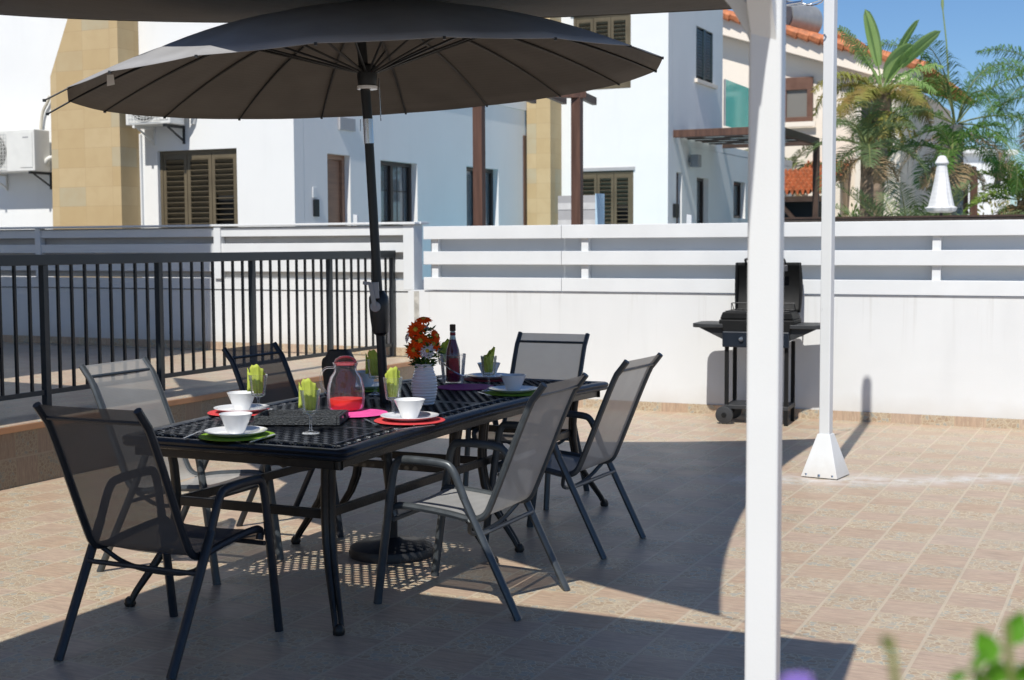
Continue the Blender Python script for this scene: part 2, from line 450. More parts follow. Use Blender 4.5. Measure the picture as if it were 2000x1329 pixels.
# ================================================================ BOUNDARY WALL + FENCES
WA = 11.925
bw = gthing('boundary_wall', 'low white rendered garden wall behind the patio with patterned tile skirting', 'wall', -2, WA, 0)
MB((-2, WA, 0)).box(-6.74, 12, WA, WA + .2, -.1, 1.095).build('wall', WHITE, bw)
MB((-2, WA, 0)).box(-6.60, 12, WA - .012, WA - .002, 0, .083).build('skirting', TILE_S, bw)
jr = on_a(814, 600, WA)[0]
MB((-2, WA, 0)).box(jr - .028, jr + .028, WA - .006, WA - .001, .09, 1.088).build('stained_joint', mk('mildew_stained_render', (.40, .39, .36), .9, 0, .55, 9, .3, 60), bw)
fe = gthing('slat_fence', 'bright white horizontal slat fence on top of the patio wall, right of the corner pillar', 'fence', -2, WA, 1.1)
O = (-2, WA, 1.1)
for i, (z0, z1) in enumerate(((1.103, 1.229), (1.355, 1.485), (1.605, 1.733))):
    mb = MB(O)
    mb.box(-6.55, -5.06, WA - .02, WA + .012, z0, z1); mb.box(-5.056, -.4, WA - .02, WA + .012, z0, z1); mb.box(-.396, 5, WA - .02, WA + .012, z0, z1); mb.box(5.004, 12, WA - .02, WA + .012, z0, z1)
    mb.build('slat', WPAINT, fe, bevel=.004)
MB(O).box(-6.52, 12, WA + .085, WA + .1, 1.108, 1.70).build('backing_panel', WPAINT, fe)
for px in (848, 1141, 1829):
    r, z = on_a(px, 480, WA)
    MB(O).box(r - .036, r + .036, WA + .014, WA + .083, 1.1, 1.70).build('post', WPAINT, fe, bevel=.003)
for r in (2.6, 5.2): MB(O).box(r - .036, r + .036, WA + .014, WA + .083, 1.1, 1.70).build('post', WPAINT, fe, bevel=.003)

# left section, a little further back, seen over the railing
WL = 12.18
lw = gthing('boundary_wall', 'white rendered wall behind the raised terrace, half in shade, with tile skirting', 'wall', -10, WL, TZ)
O = (-10, WL, TZ)
MB(O).box(-22, -6.745, WL, WL + .2, 0, 1.19).build('wall', WHITE, lw)
MB(O).box(-22, -6.75, WL - .012, WL - .002, TZ, TZ + .085).build('skirting', TILE_S, lw)
MB(O).box(-22, -6.75, WL - .006, WL - .001, 1.068, 1.076).build('seam', DARKIN, lw)
fl = gthing('slat_fence', 'white slat fence with thin cap rail above the terrace railing, left of the corner pillar', 'fence', -10, WL, 1.19)
O = (-10, WL, 1.19)
for z0, z1 in ((1.27, 1.40), (1.475, 1.575), (1.65, 1.742)):
    MB(O).box(-22, -6.82, WL - .01, WL + .02, z0, z1).build('slat', WPAINT, fl, bevel=.004)
MB(O).box(-22, -6.70, WL - .045, WL + .13, 1.762, 1.785).build('cap_rail', WPAINT, fl, bevel=.004)
MB(O).box(-22, -6.82, WL + .06, WL + .075, 1.2, 1.755).build('backing_panel', mk('shade_tone_backing_board', (.52, .50, .47), .7, 0, .1, 2), fl)  # panel colour carries the shaded tone between the slats
for px, wd in ((77, .08), (427, .09)):
    r, z = on_a(px, 480, WL)
    MB(O).box(r - wd / 2, r + wd / 2, WL - .03, WL + .055, 1.19, 1.76).build('post', WPAINT, fl, bevel=.004)
for r in (-15.5, -18.5): MB(O).box(r - .04, r + .04, WL - .03, WL + .055, 1.19, 1.76).build('post', WPAINT, fl, bevel=.004)
pr0 = on_a(789, 480, WL - .1)[0]; pr1 = on_a(810, 480, WL - .1)[0]
cp = gthing('corner_pillar', 'white square corner pillar joining the two slat fences above the wall', 'pillar', pr0, WL - .1, 1.09)
O = (pr0, WL - .1, 1.09)
MB(O).box(pr0, pr1, WL - .12, WL + .06, 1.092, 1.755).build('shaft', WPAINT, cp, bevel=.004)
MB(O).box(pr0 - .02, pr1 + .03, WL - .15, WL + .08, 1.757, 1.782).build('cap', WPAINT, cp, bevel=.004)

# ================================================================ BLACK RAILING on the terrace edge
RR = -7.05
ra = gthing('metal_railing', 'long black metal railing with flat top rail standing on the raised terrace', 'railing', RR, 8, TZ)
O = (RR, 8, TZ)
MB(O).box(RR - .03, RR + .03, 1.5, 12.17, 1.42, 1.495).build('handrail', RAILC, ra, bevel=.003)
MB(O).box(RR - .012, RR + .012, 1.5, 12.12, .505, .54).build('bottom_rail', RAILC, ra, bevel=.002)
pa = [12.145] + [10.96 - 1.23 * i for i in range(8)]
for i, a in enumerate(pa):
    MB(O).box(RR - .024, RR + .024, a - .024, a + .024, TZ - .002, 1.42).build('post', RAILC, ra, bevel=.002)
    if i < 7:
        for j in range(1, 9):
            b = a + (pa[i + 1] - a) * j / 9
            MB(O).box(RR - .0095, RR + .0095, b - .0095, b + .0095, .54, 1.42).build('baluster', BLACKM, ra)

# ================================================================ OWN HOUSE (left, out of frame, throws the shade on the terrace wall)
oh = gthing('villa', 'white two storey villa beside the terrace', 'building', -12, 2, 0)
O = (-12, 2, 0)
MB(O).box(-16, -9.04, -10, 8.6, -.1, 6.3).build('wall', WHITE2, oh)
MB(O).box(-16.1, -8.99, -10.1, 8.65, 6.3, 6.5).build('roof', WHITE2, oh)
MB(O).box(-9.035, -9.0, 3.2, 5.4, TZ, 2.6).build('door', DKFR, oh)

# ================================================================ PATIO GAZEBO (near post, roof throwing the near shade)
gz = gthing('garden_gazebo', 'white metal gazebo frame whose near post cuts the picture from top to bottom', 'gazebo', -.83, 3.215, 0)
O = (-.83, 3.215, 0)
ZB = 2.46
def square_post(mb, r, a, z0, z1, h=.0385):
    mb.box(-h, h, -h, h, z0, z1, Matrix.Translation((r, a, 0)) @ Matrix.Rotation(radians(6.3), 4, 'Z'))
for (r, a) in ((-.833, 3.215), (-3.84, 3.215), (-3.84, .2), (-.833, .2)):
    if (r, a) == (-.833, .2): continue
    mb = MB(O); square_post(mb, r, a, .012, ZB); mb.build('post', WMETAL, gz, bevel=.006)
    MB(O).box(r - .09, r + .09, a - .09, a + .09, 0, .011).build('foot_plate', WMETAL, gz)
for x0, x1, y0, y1 in ((-3.79, -.883, 3.18, 3.24), (-3.79, -.883, .17, .23), (-3.87, -3.81, .25, 3.165), (-.863, -.803, .25, 3.165)):
    MB(O).box(x0, x1, y0, y1, ZB - .09, ZB - .005).build('beam', WMETAL, gz, bevel=.004)
def brace(dr, da):
    pts = []
    for t in range(9):
        u = t / 8
        pts.append(Vector((-.833 + dr * (.005 + .40 * u ** 2.4), 3.215 + da * (.005 + .40 * u ** 2.4), 1.88 + (ZB - .10 - 1.88) * (1 - (1 - u) ** 1.15))))
    mb = MB(O)
    side = Vector((abs(da), abs(dr), 0)) * .03
    n = len(pts); low = [p + Vector((0, 0, -.035)) for p in pts]; hi = [p + Vector((0, 0, .035)) for p in pts]
    vs = []
    for p, q in zip(low, hi): vs += [p - side, p + side, q + side, q - side]
    fs = []
    for i in range(n - 1):
        for k_ in range(4):
            l_ = (k_ + 1) % 4; fs.append((i * 4 + k_, i * 4 + l_, (i + 1) * 4 + l_, (i + 1) * 4 + k_))
    fs += [(3, 2, 1, 0), tuple((n - 1) * 4 + q for q in range(4))]
    mb.add(vs, fs); mb.build('brace', WMETAL, gz, smooth=True, bevel=.004)
brace(-1, 0); brace(0, -1)
def gzroof(u, v):
    r = -3.86 + 3.06 * u; a = .15 + 3.05 * v
    h = min(u, 1 - u, v, 1 - v) * 1.1
    return Vector((r, a, ZB + .02 + h))
MB(O).grid(gzroof, 20, 20).build('canvas_roof', GAZF, gz, smooth=False, solid=.004)

# ================================================================ SAIL POST at the rear
P0 = at_z(1612, 930, 0); pr, pA = RA(P0)
SPZ = 3.95
sp_ = thing('sail_post', 'tall white steel post on a flared pyramid foot standing on the tiles before the wall', 'post', (P0.x, P0.y, 0), radians(-33))
def frustum(mb, h0, h1, z0, z1):
    vs = [(i * h0, j * h0, z0) for i, j in ((-1, -1), (1, -1), (1, 1), (-1, 1))] + [(i * h1, j * h1, z1) for i, j in ((-1, -1), (1, -1), (1, 1), (-1, 1))]
    mb.add(vs, [(3, 2, 1, 0), (4, 5, 6, 7), (0, 1, 5, 4), (1, 2, 6, 5), (2, 3, 7, 6), (3, 0, 4, 7)])
mb = MB(); mb.box(-.036, .036, -.036, .036, .02, SPZ); mb.build('shaft', WMETAL, sp_, bevel=.007)
mb = MB(); frustum(mb, .125, .043, .006, .285); mb.build('flared_foot', WMETAL, sp_, bevel=.003)
mb = MB()
for i, j in ((-1, -.95), (1, -.95), (0, -1)): mb.lathe([(.0, .03), (.01, .028), (.012, .016)], 8, (i * .09, j * .118, 0))
mb.build('bolts', CHROME, sp_)
mb = MB(); mb.lathe([(.036, 0), (.036, .02), (.0, .03)], 12, (0, 0, SPZ)); mb.build('cap', WMETAL, sp_)

# ================================================================ SHADE SAILS
shf = lambda z: z / tan(SUN_EL)
dr_, da_ = sin(SUN_AZ - TH), cos(SUN_AZ - TH)
def from_shadow(r, a, z, z0=0.0):
    k_ = (z - z0) / tan(SUN_EL)
    return Vector((r - dr_ * k_, a - da_ * k_, z))
def sail(name, label, corners, sags, mat, O, droop=(0, 0, 0)):
    """triangle sail with concave edges, grid coordinates"""
    th_ = gthing(name, label, 'shade sail', *O)
    A, B, D = corners
    cen = (A + B + D) / 3
    def edge(p, q, s, t, dr=0):
        m = p.lerp(q, t); n = (q - p).cross(Vector((0, 0, 1))).normalized()
        if (cen - m).dot(n) < 0: n = -n
        return m + n * s * 4 * t * (1 - t) + Vector((0, 0, -dr * 4 * t * (1 - t)))
    N_ = 26
    rows = []
    vs, fs, idx = [], [], {}
    for i in range(N_ + 1):
        for j in range(N_ + 1 - i):
            k_ = N_ - i - j
            a_, b_, c_ = i / N_, j / N_, k_ / N_
            p = A * a_ + B * b_ + D * c_
            off = Vector()
            for (x, y, P_, Q_, s, dw_) in ((a_, b_, A, B, sags[0], droop[0]), (b_, c_, B, D, sags[1], droop[1]), (c_, a_, D, A, sags[2], droop[2])):
                n = (Q_ - P_).cross(Vector((0, 0, 1))).normalized(); m = (P_ + Q_) / 2
                if (cen - m).dot(n) < 0: n = -n
                off += n * s * 4 * x * y - Vector((0, 0, dw_ * 4 * x * y))
            p = p + off + Vector((0, 0, -.9 * a_ * b_ * c_ * 2))
            idx[(i, j)] = len(vs); vs.append(p)
    for i in range(N_):
        for j in range(N_ - i):
            fs.append((idx[(i, j)], idx[(i + 1, j)], idx[(i, j + 1)]))
            if j < N_ - i - 1: fs.append((idx[(i + 1, j)], idx[(i + 1, j + 1)], idx[(i, j + 1)]))
    MB(O).add(vs, fs).build('fabric', mat, th_, smooth=True, solid=.003)
    hem = MB(O)
    for (c0, c1, s, dw_) in ((A, B, sags[0], droop[0]), (B, D, sags[1], droop[1]), (D, A, sags[2], droop[2])):
        hem.tube([edge(c0, c1, s, t / 20, dw_) for t in range(21)], .007, 6)
    hem.build('hem_cord', SAIL, th_)
    return th_
A1 = from_shadow(-2.30, 10.74, 3.0); A2 = from_shadow(-1.587, 5.412, 2.6); A3 = from_shadow(-7.75, 9.80, 3.2)
sa = sail('shade_sail', 'dark brown triangular shade sail stretched over the dining table', (A1, A3, A2), (.56, -.42, .22), SAIL, (-2, 6, 3), (.17, .05, 0))
B1 = from_shadow(-6.72, 8.95, 3.3); B2 = from_shadow(-6.55, 2.4, 3.0); B3 = from_shadow(-12.2, 9.35, 3.3)
sb = sail('shade_sail', 'brown shade sail over the raised terrace at the left edge', (B1, B3, B2), (.15, .1, .0), SAIL, (-8, 6, 3))
def cable(name, label, p, q, sag=.02, fit=True, r=.004):
    th_ = gthing(name, label, 'cable', p.x, p.y, p.z)
    O = (p.x, p.y, p.z)
    mb = MB(O); mb.tube([p.lerp(q, t / 10) + Vector((0, 0, -sag * 4 * t / 10 * (1 - t / 10))) for t in range(11)], r, 6); mb.build('wire', CHROME, th_)
    if fit:
        mb = MB(O); mb.tube([p.lerp(q, .08), p.lerp(q, .42)], .010, 8); mb.build('turnbuckle', CHROME, th_)
        m = p.lerp(q, .7)
        mb = MB(O); mb.tube([m + Vector((.07 * cos(t * pi / 6), 0, .03 * sin(t * pi / 6))) for t in range(12)], .005, 6, closed=True); mb.build('shackle', CHROME, th_)
    return th_
pt = Vector((*RA(Vector((P0.x, P0.y)) ), 3.14)); pt.x -= .04
cable('sail_cable', 'steel turnbuckle and shackle tying the shade sail to the tall white post', A1, pt)
cable('sail_cable', 'thin wire from the shade sail corner to the gazebo post top', A2, Vector((-.86, 3.24, 2.44)), .0, False)
A4 = A3 + Vector((-2.6, -.3, .12))
cable('sail_cable', 'thin wire running left from the shade sail corner', A3, A4, 0, False)

# ================================================================ PARASOL
UB = at_z(765, 1083, 0)
pu = thing('parasol', 'large round taupe parasol with ribs, its black pole rising through the dining table', 'parasol', (UB.x, UB.y, 0))
O = (UB.x, UB.y, 0)
pj = at_y(719, 245, UB.y); ptop = at_y(712, 93, UB.y + .0)
hubn = (pj - UB).normalized()
mb = MB(O); mb.lathe([(.0, 0), (.212, 0), (.215, .02), (.205, .045), (.17, .062), (.06, .075), (.04, .09), (0, .09)], 36, UB); mb.build('base_weight', mk('black_resin', (.02, .021, .023), .45, 0, .2, 12, .1), pu, smooth=True)
mb = MB(O); mb.tube([UB + Vector((0, 0, .08)), UB + Vector((0, 0, .34))], .031, 16); mb.build('base_sleeve', BLACKM, pu, smooth=True)
j0 = UB + hubn * ((pj - UB).length - .09)
mb = MB(O); mb.tube([UB + Vector((0, 0, .2)), j0], .023, 14); mb.build('pole', BLACKM, pu, smooth=True)
mb = MB(O); mb.tube([j0, pj + hubn * .03], .026, 14); mb.build('tilt_joint', CHROME, pu, smooth=True)
APX = at_y(700, 12, UB.y)
up_ax = (APX - pj).normalized()
mb = MB(O); mb.tube([pj + hubn * .03, APX - up_ax * .02], .024, 14); mb.build('upper_pole', BLACKM, pu, smooth=True)
run = at_y(717, 150, UB.y)
mb = MB(O); mb.lathe([(.03, -.05), (.045, -.04), (.05, 0), (.046, .05), (.03, .06)], 16, run); mb.build('runner', BLACKM, pu, smooth=True)
mb = MB(O); mb.lathe([(.05, -.012), (.052, 0), (.05, .004)], 16, run + Vector((0, 0, -.05))); mb.build('runner_collar', PORC, pu, smooth=True)
# crank housing
ch = at_y(741, 610, UB.y - .03)
ax = hubn
M = Matrix.Translation(ch) @ Vector((0, 0, 1)).rotation_difference(ax).to_matrix().to_4x4()
mb = MB(O)
prof = [(.022, -.115), (.040, -.10), (.046, -.04), (.050, .03), (.048, .075), (.030, .105)]
vs = []; sg = 14
for r_, z_ in prof:
    for q in range(sg):
        an = 2 * pi * q / sg; vs.append(M @ Vector((r_ * cos(an) * 1.0, r_ * sin(an) * 1.15, z_)))
fs = [(i * sg + q, i * sg + (q + 1) % sg, (i + 1) * sg + (q + 1) % sg, (i + 1) * sg + q) for i in range(len(prof) - 1) for q in range(sg)]
fs += [tuple(reversed(range(sg))), tuple((len(prof) - 1) * sg + q for q in range(sg))]
mb.add(vs, fs); crk = mb.build('crank_housing', BLACKM, pu, smooth=True)
CRK = mk('grey_plastic_crank', (.22, .23, .25), .35, .2, .05, 10)
mb = MB(O); mb.lathe([(0, 0), (.026, 0), (.026, .02), (0, .022)], 14); mb.v = [M @ (Matrix.Rotation(pi / 2, 4, 'X') @ p + Vector((-.012, -.05, .03))) for p in mb.v]
mb.bar(M @ Vector((-.014, -.068, .03)), M @ Vector((-.03, -.072, .15)), .022, .014, (0, 1, 0)); mb.bar(M @ Vector((-.03, -.075, .145)), M @ Vector((-.065, -.08, .15)), .016, .014, (0, 1, 0))
mb.bar(M @ Vector((-.005, -.062, .07)), M @ Vector((-.005, -.062, .15)), .03, .02, (0, 1, 0))
mb.build('crank_handle', CRK, crk, bevel=.002)
# canopy: rim ellipse plane through fitted points
NR = 18
L_, R_ = at_y(150, 205, UB.y), at_y(1296, 127, UB.y)
CEN = Vector(((L_.x + R_.x) / 2 + .0, UB.y + .02, (L_.z + R_.z) / 2))
ex = (R_ - L_).normalized(); RAD = (R_ - L_).length / 2
ey = Vector((0, 1, .0)); ey = (ey - ex * ey.dot(ex)).normalized(); en = ex.cross(ey)
RISE = .385
def canopt(t, phi, sagp=0.0):   # t 0 apex -> 1 rim
    h = RISE * (1 - (1.0 * t ** 2.0) * .82 - .18 * t)
    return CEN + (ex * sin(phi) + ey * cos(phi)) * RAD * t + en * (h - RISE * 0 - 0.0) - en * 0
ph0 = radians(2.5)
vs = []; fs = []; NT_, SUB = 14, 6
nseg = NR * SUB
for i in range(1, NT_ + 1):
    t = .03 + .97 * i / NT_
    for k_ in range(nseg):
        phi = ph0 + 2 * pi * k_ / nseg
        fr = (k_ % SUB) / SUB
        inn = 4 * fr * (1 - fr)
        # fabric runs straight between ribs (chord) and its hem bows in
        c = cos(pi / NR) / cos(abs(fr - .5) * 2 * pi / NR)
        tt = t * c
        p = canopt(t, phi)
        p = CEN + (p - CEN - en * (p - CEN).dot(en)) * (tt / t) + en * (p - CEN).dot(en) - en * .004 * inn * t
        vs.append(p)
for i in range(NT_ - 1):
    for k_ in range(nseg):
        l_ = (k_ + 1) % nseg; fs.append((i * nseg + k_, i * nseg + l_, (i + 1) * nseg + l_, (i + 1) * nseg + k_))
UNDER = fabric('parasol_shaded_underside', (.115, .107, .098), 0, .01, 600)  # same canvas; the darker colour carries the shade under the canopy
n0 = len(vs); vs.append(CEN + en * RISE)
for k_ in range(nseg): fs.append((n0, (k_ + 1) % nseg, k_))
cnp = MB(O).add(vs, fs).build('canopy', [CANO, UNDER], pu, smooth=True, solid=.002)
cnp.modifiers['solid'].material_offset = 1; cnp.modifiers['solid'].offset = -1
for i in range(NR):
    phi = ph0 + 2 * pi * i / NR
    ext = .997
    if i in (12, 13): ext = 1.07        # two ribs poking out of their pockets at the left
    pts = [canopt(.03 + (ext - .03) * j / 12, phi) - en * (.014 - .008 * j / 12) for j in range(13)]
    mb = MB(O); mb.tube(pts, [.0065] * 9 + [.0055] * 2 + [.0045] * 2, 6)
    mb.box(-.006, .006, -.006, .006, -.006, .006, Matrix.Translation(pts[-1])); rb = mb.build('rib', BLACKM, pu)
    mid = canopt(.46, phi) - en * .03
    d = (mid - run); d.z = 0; d.normalize()
    mb = MB(O); mb.tube([run + d * .045 + Vector((0, 0, .02)), mid], .006, 6); mb.build('strut', BLACKM, pu)
mb = MB(O); mb.tube([at_y(738, 150, UB.y) + Vector((0, .05, 0)), at_y(742, 235, UB.y) + Vector((0, .05, 0))], .003, 5); mb.build('pull_cord', CHROME, pu); mb = MB(O)
mb.tube([at_y(706, 235, UB.y) + Vector((0, -.04, 0)), at_y(706, 258, UB.y) + Vector((0, -.04, 0))], .003, 5); mb.build('tie_cord', CHROME, pu)
tg = at_y(262, 185, UB.y - .2)
phi = ph0 + 2 * pi * 13.4 / NR
ctg = canopt(.86, radians(-115)) - en * .03
mb = MB(O); mb.add([ctg + ex * a_ + en * b_ for a_, b_ in ((-.018, -.05), (.018, -.045), (.016, .0), (-.014, .0))], [(0, 1, 2, 3)]); mb.build('care_label', PORC, pu, solid=.001)

# ================================================================ DINING TABLE
TR, TA, TW, TL = -3.418, 5.983, .567, 1.47
tb = thing('dining_table', 'long dark cast aluminium dining table with pierced lattice top, laid for six', 'table', G(TR, TA, 0), -TH)
TOP = .742
def crown(y): return .026 * max(0, 1 - (y / TL) ** 2)
# rim
def rounded(hx, hy, rad, n=5, step=.12):
    pts = []
    for cx, cy, a0 in ((hx - rad, hy - rad, 0), (-hx + rad, hy - rad, pi / 2), (-hx + rad, -hy + rad, pi), (hx - rad, -hy + rad, 1.5 * pi)):
        for i in range(n + 1):
            an = a0 + pi / 2 * i / n; pts.append((cx + rad * cos(an), cy + rad * sin(an), cos(an), sin(an)))
    out = []
    m = len(pts)
    for i in range(m):
        p, q = pts[i], pts[(i + 1) % m]; out.append(p)
        d = math.hypot(q[0] - p[0], q[1] - p[1])
        if d > step * 1.5:
            k_ = int(d / step)
            for j in range(1, k_): out.append(tuple(p[z] + (q[z] - p[z]) * j / k_ for z in range(4)))
    return out
def sweep(prof, ring):
    vs, fs = [], []
    n, m = len(ring), len(prof)
    for (x, y, nx, ny) in ring:
        for (o_, z_) in prof: vs.append((x + nx * o_, y + ny * o_, z_ + crown(y)))
    for i in range(n):
        for j in range(m):
            fs.append((i * m + j, ((i + 1) % n) * m + j, ((i + 1) % n) * m + (j + 1) % m, i * m + (j + 1) % m))
    return MB().add(vs, fs)
ring = rounded(TW, TL, .045)
sweep([(-.06, TOP - .004), (-.045, TOP), (-.02, TOP + .001), (-.006, TOP - .004), (0, TOP - .013), (-.002, TOP - .022), (-.006, TOP - .026), (-.002, TOP - .031), (-.004, TOP - .040), (-.014, TOP - .046), (-.06, TOP - .046)], ring).build('rim', CAST, tb, smooth=True)
sweep([(-.075, TOP - .047), (-.055, TOP - .047), (-.055, TOP - .088), (-.075, TOP - .088)], rounded(TW, TL, .045)).build('apron', CASTB, tb, bevel=.003)
# lattice plate with real holes
def lattice():
    vs, fs = [], []
    px_, py_ = .047, .038
    x0, x1, y0, y1 = -(TW - .125), TW - .125, -(TL - .125), TL - .125
    ny = int((y1 - y0) / py_)
    py2 = (y1 - y0) / ny
    for j in range(ny):
        yc = y0 + (j + .5) * py2
        off = (j % 2) * .5
        nx = int((x1 - x0) / px_); px2 = (x1 - x0) / nx
        solid_band = False
        for i in range(-1 if off else 0, nx):
            a_ = x0 + (i + off) * px2; b_ = a_ + px2
            a_, b_ = max(a_, x0), min(b_, x1)
            if b_ - a_ < .004: continue
            n = len(vs); xc = (a_ + b_) / 2
            yb, yt = yc - py2 / 2, yc + py2 / 2
            outer = [(a_, yb), (xc, yb), (b_, yb), (b_, yc), (b_, yt), (xc, yt), (a_, yt), (a_, yc)]
            full = (b_ - a_) > px2 * .8
            band = min(abs(yc - q) for q in (-.94, -.02, .02, .94)) < .03 or abs(abs(xc) - .0) < .0
            if not full or band:
                for (x, y) in outer: vs.append((x, y, TOP - .006 + crown(y)))
                fs.append(tuple(range(n, n + 8))); continue
            rx, ry = px2 * .33, py2 * .40
            inner = [(xc + rx * cos(t), yc + ry * sin(t)) for t in [radians(225 + 45 * q) for q in range(8)]]
            for (x, y) in outer + inner: vs.append((x, y, TOP - .006 + crown(y)))
            for q in range(8):
                l_ = (q + 1) % 8; fs.append((n + q, n + l_, n + 8 + l_, n + 8 + q))
    return MB().add(vs, fs)
lattice().build('lattice_top', CAST, tb, solid=.007, bevel=0, weld=False)
mb = MB()
ly0 = -(TL - .125); lny = int(2 * (TL - .125) / .038)
for j in range(1, lny):
    y = ly0 + 2 * (TL - .125) * j / lny
    mb.tube([(-.43 + .86 * q / 36, y + .0022 * (1 if (q + j) % 2 else -1), TOP - .0040 + crown(y)) for q in range(37)], .0030, 4, caps=False)
mb.build('woven_ribs', CASTR, tb, smooth=True, weld=False)
# scroll border
mb = MB()
xs, ys = TW - .092, TL - .092
def scroll(cx, cy, rad):
    pts = [(cx + rad * (1 - q / 22) * cos(q * .75), cy + rad * (1 - q / 22) * sin(q * .75), TOP - .006 + crown(cy)) for q in range(13)]
    mb.tube(pts, .005, 5)
n = 36
for i in range(n):
    y = -ys + 2 * ys * (i + .5) / n
    for s_ in (-1, 1):
        scroll(s_ * xs, y, .03)
n = 14
for i in range(n):
    x = -xs + 2 * xs * (i + .5) / n
    for s_ in (-1, 1): scroll(x, s_ * ys, .03)
mb.build('scroll_border', CAST, tb)
for nm, ring2 in (('border_bead', rounded(TW - .127, TL - .127, .02)), ):
    sweep([(-.007, TOP - .012), (.007, TOP - .012), (.007, TOP - .001), (-.007, TOP - .001)], ring2).build(nm, CAST, tb, bevel=.002)
# legs
def table_leg(x, y, sx, sy, corner=True):
    xt, yt = x, y
    out = Vector((sx, sy, 0)).normalized() if corner else Vector((sx, 0, 0))
    P_ = []
    for z, o_ in ((.70, .02), (.60, .004), (.50, -.004), (.42, -.004), (.33, .012), (.24, .050), (.14, .120), (.06, .178), (.02, .200), (.0, .203)):
        P_.append(Vector((xt, yt, z)) + out * o_)
    mb = MB()
    nrm = Vector((-out.y, out.x, 0)) * .013
    mb.tube([p + nrm for p in P_], [.019, .019, .019, .019, .018, .016, .014, .012, .011, .011], 10)
    mb.tube([p - nrm for p in P_], [.019, .019, .019, .019, .018, .016, .014, .012, .011, .011], 10)
    mb.lathe([(0, 0), (.02, .0), (.026, .012), (.022, .03), (.012, .042)], 12, P_[-1])
    mb.build('leg', CASTB, tb, smooth=True)
for sx in (-1, 1):
    for sy in (-1, 1): table_leg(sx * .392, sy * 1.31, sx * .92, sy)
    for y in (-.135, .165): table_leg(sx * .37, y, sx, 0, False)
for sy in (-1, 1): MB().box(-.372, .372, sy * 1.31 - .011, sy * 1.31 + .011, .428, .468).build('stretcher', CASTB, tb, bevel=.004)
for sx in (-1, 1):
    for y0_, y1_ in ((-1.29, 1.29), ):
        MB().box(sx * .378 - .011, sx * .378 + .011, y0_, y1_, .428, .468).build('stretcher', CASTB, tb, bevel=.004)
for y in (-.135, .165): MB().box(-.35, .35, y - .01, y + .01, .43, .47).build('stretcher', CASTB, tb, bevel=.004)

# ================================================================ CHAIRS
def arc(points, n=4):      # Chaikin smoothing keeping the ends
    P_ = [Vector(p) for p in points]
    for _ in range(n):
        Q = [P_[0]]
        for i in range(len(P_) - 1):
            Q += [P_[i].lerp(P_[i + 1], .25), P_[i].lerp(P_[i + 1], .75)]
        Q.append(P_[-1]); P_ = Q
    return P_
def make_chair(label):
    t = thing('patio_chair', label, 'chair', (0, 0, 0), 0, 'sling patio chairs around the dining table')
    for s in (-1, 1):
        X = s * .265
        mb = MB(); mb.tube(arc([(X, -.332, 0), (X, -.12, .42), (X, -.085, .49)], 1), .0195, 10, flat=.85); mb.build('leg', CHF, t, smooth=True)
        mb = MB(); mb.tube(arc([(X, .338, 0), (X, .29, .34), (X, .272, .46)], 1), .0195, 10, flat=.85); mb.build('leg', CHF, t, smooth=True)
        mb = MB(); mb.tube(arc([(X, -.085, .49), (X, -.03, .62), (X, .02, .635), (X, .19, .64), (X, .245, .63), (X, .272, .46)], 2), .0185, 10, flat=.8); mb.build('armrest', CHF, t, smooth=True)
        xr = s * .232
        rail = arc([(xr, .262, .385), (xr, .275, .425), (xr, .22, .435), (xr, .0, .415), (xr, -.10, .395), (xr, -.165, .41), (xr, -.20, .48), (xr, -.372, .90), (xr, -.402, .935), (xr, -.437, .98)], 2)
        mb = MB(); mb.tube(rail, .0155, 8); mb.build('side_rail', CHF, t, smooth=True)
    path = [p for p in rail]
    yz = [(p.y, p.z) for p in path]
    # split at lowest rear point
    zs = [(i, p) for i, p in enumerate(yz) if p[0] < -.05]
    k_ = min(zs, key=lambda q: q[1][1])[0]
    def strip(seq, name):
        m = len(seq)
        vs = []; W = .228; NX = 8
        for (y, z) in seq:
            for q in range(NX + 1):
                u = q / NX; sag = .012 * 4 * u * (1 - u)
                vs.append((-W + 2 * W * u, y - (sag if name == 'backrest' else 0) * .5, z - (sag if name == 'seat' else 0)))
        fs = [(i * (NX + 1) + q, i * (NX + 1) + q + 1, (i + 1) * (NX + 1) + q + 1, (i + 1) * (NX + 1) + q) for i in range(m - 1) for q in range(NX)]
        MB().add(vs, fs).build(name, CHS, t, smooth=True)
    strip(yz[:k_ + 1], 'seat'); strip(yz[k_:], 'backrest')
    mb = MB(); mb.tube([(-.232, -.398, .928), (.232, -.398, .928)], .008, 8); mb.build('top_rail', CHF, t, smooth=True)
    mb = MB(); mb.tube([(-.262, -.165, .345), (.262, -.165, .345)], .010, 8); mb.build('rear_stretcher', CHF, t, smooth=True)
    mb = MB(); mb.tube([(-.262, .255, .375), (.262, .255, .375)], .010, 8)
    mb.tube(arc([(-.262, -.11, .40), (-.15, -.05, .30), (.15, -.05, .30), (.262, -.11, .40)], 3), .010, 8); mb.build('seat_support', CHF, t, smooth=True)
    return t
chair0 = make_chair('')
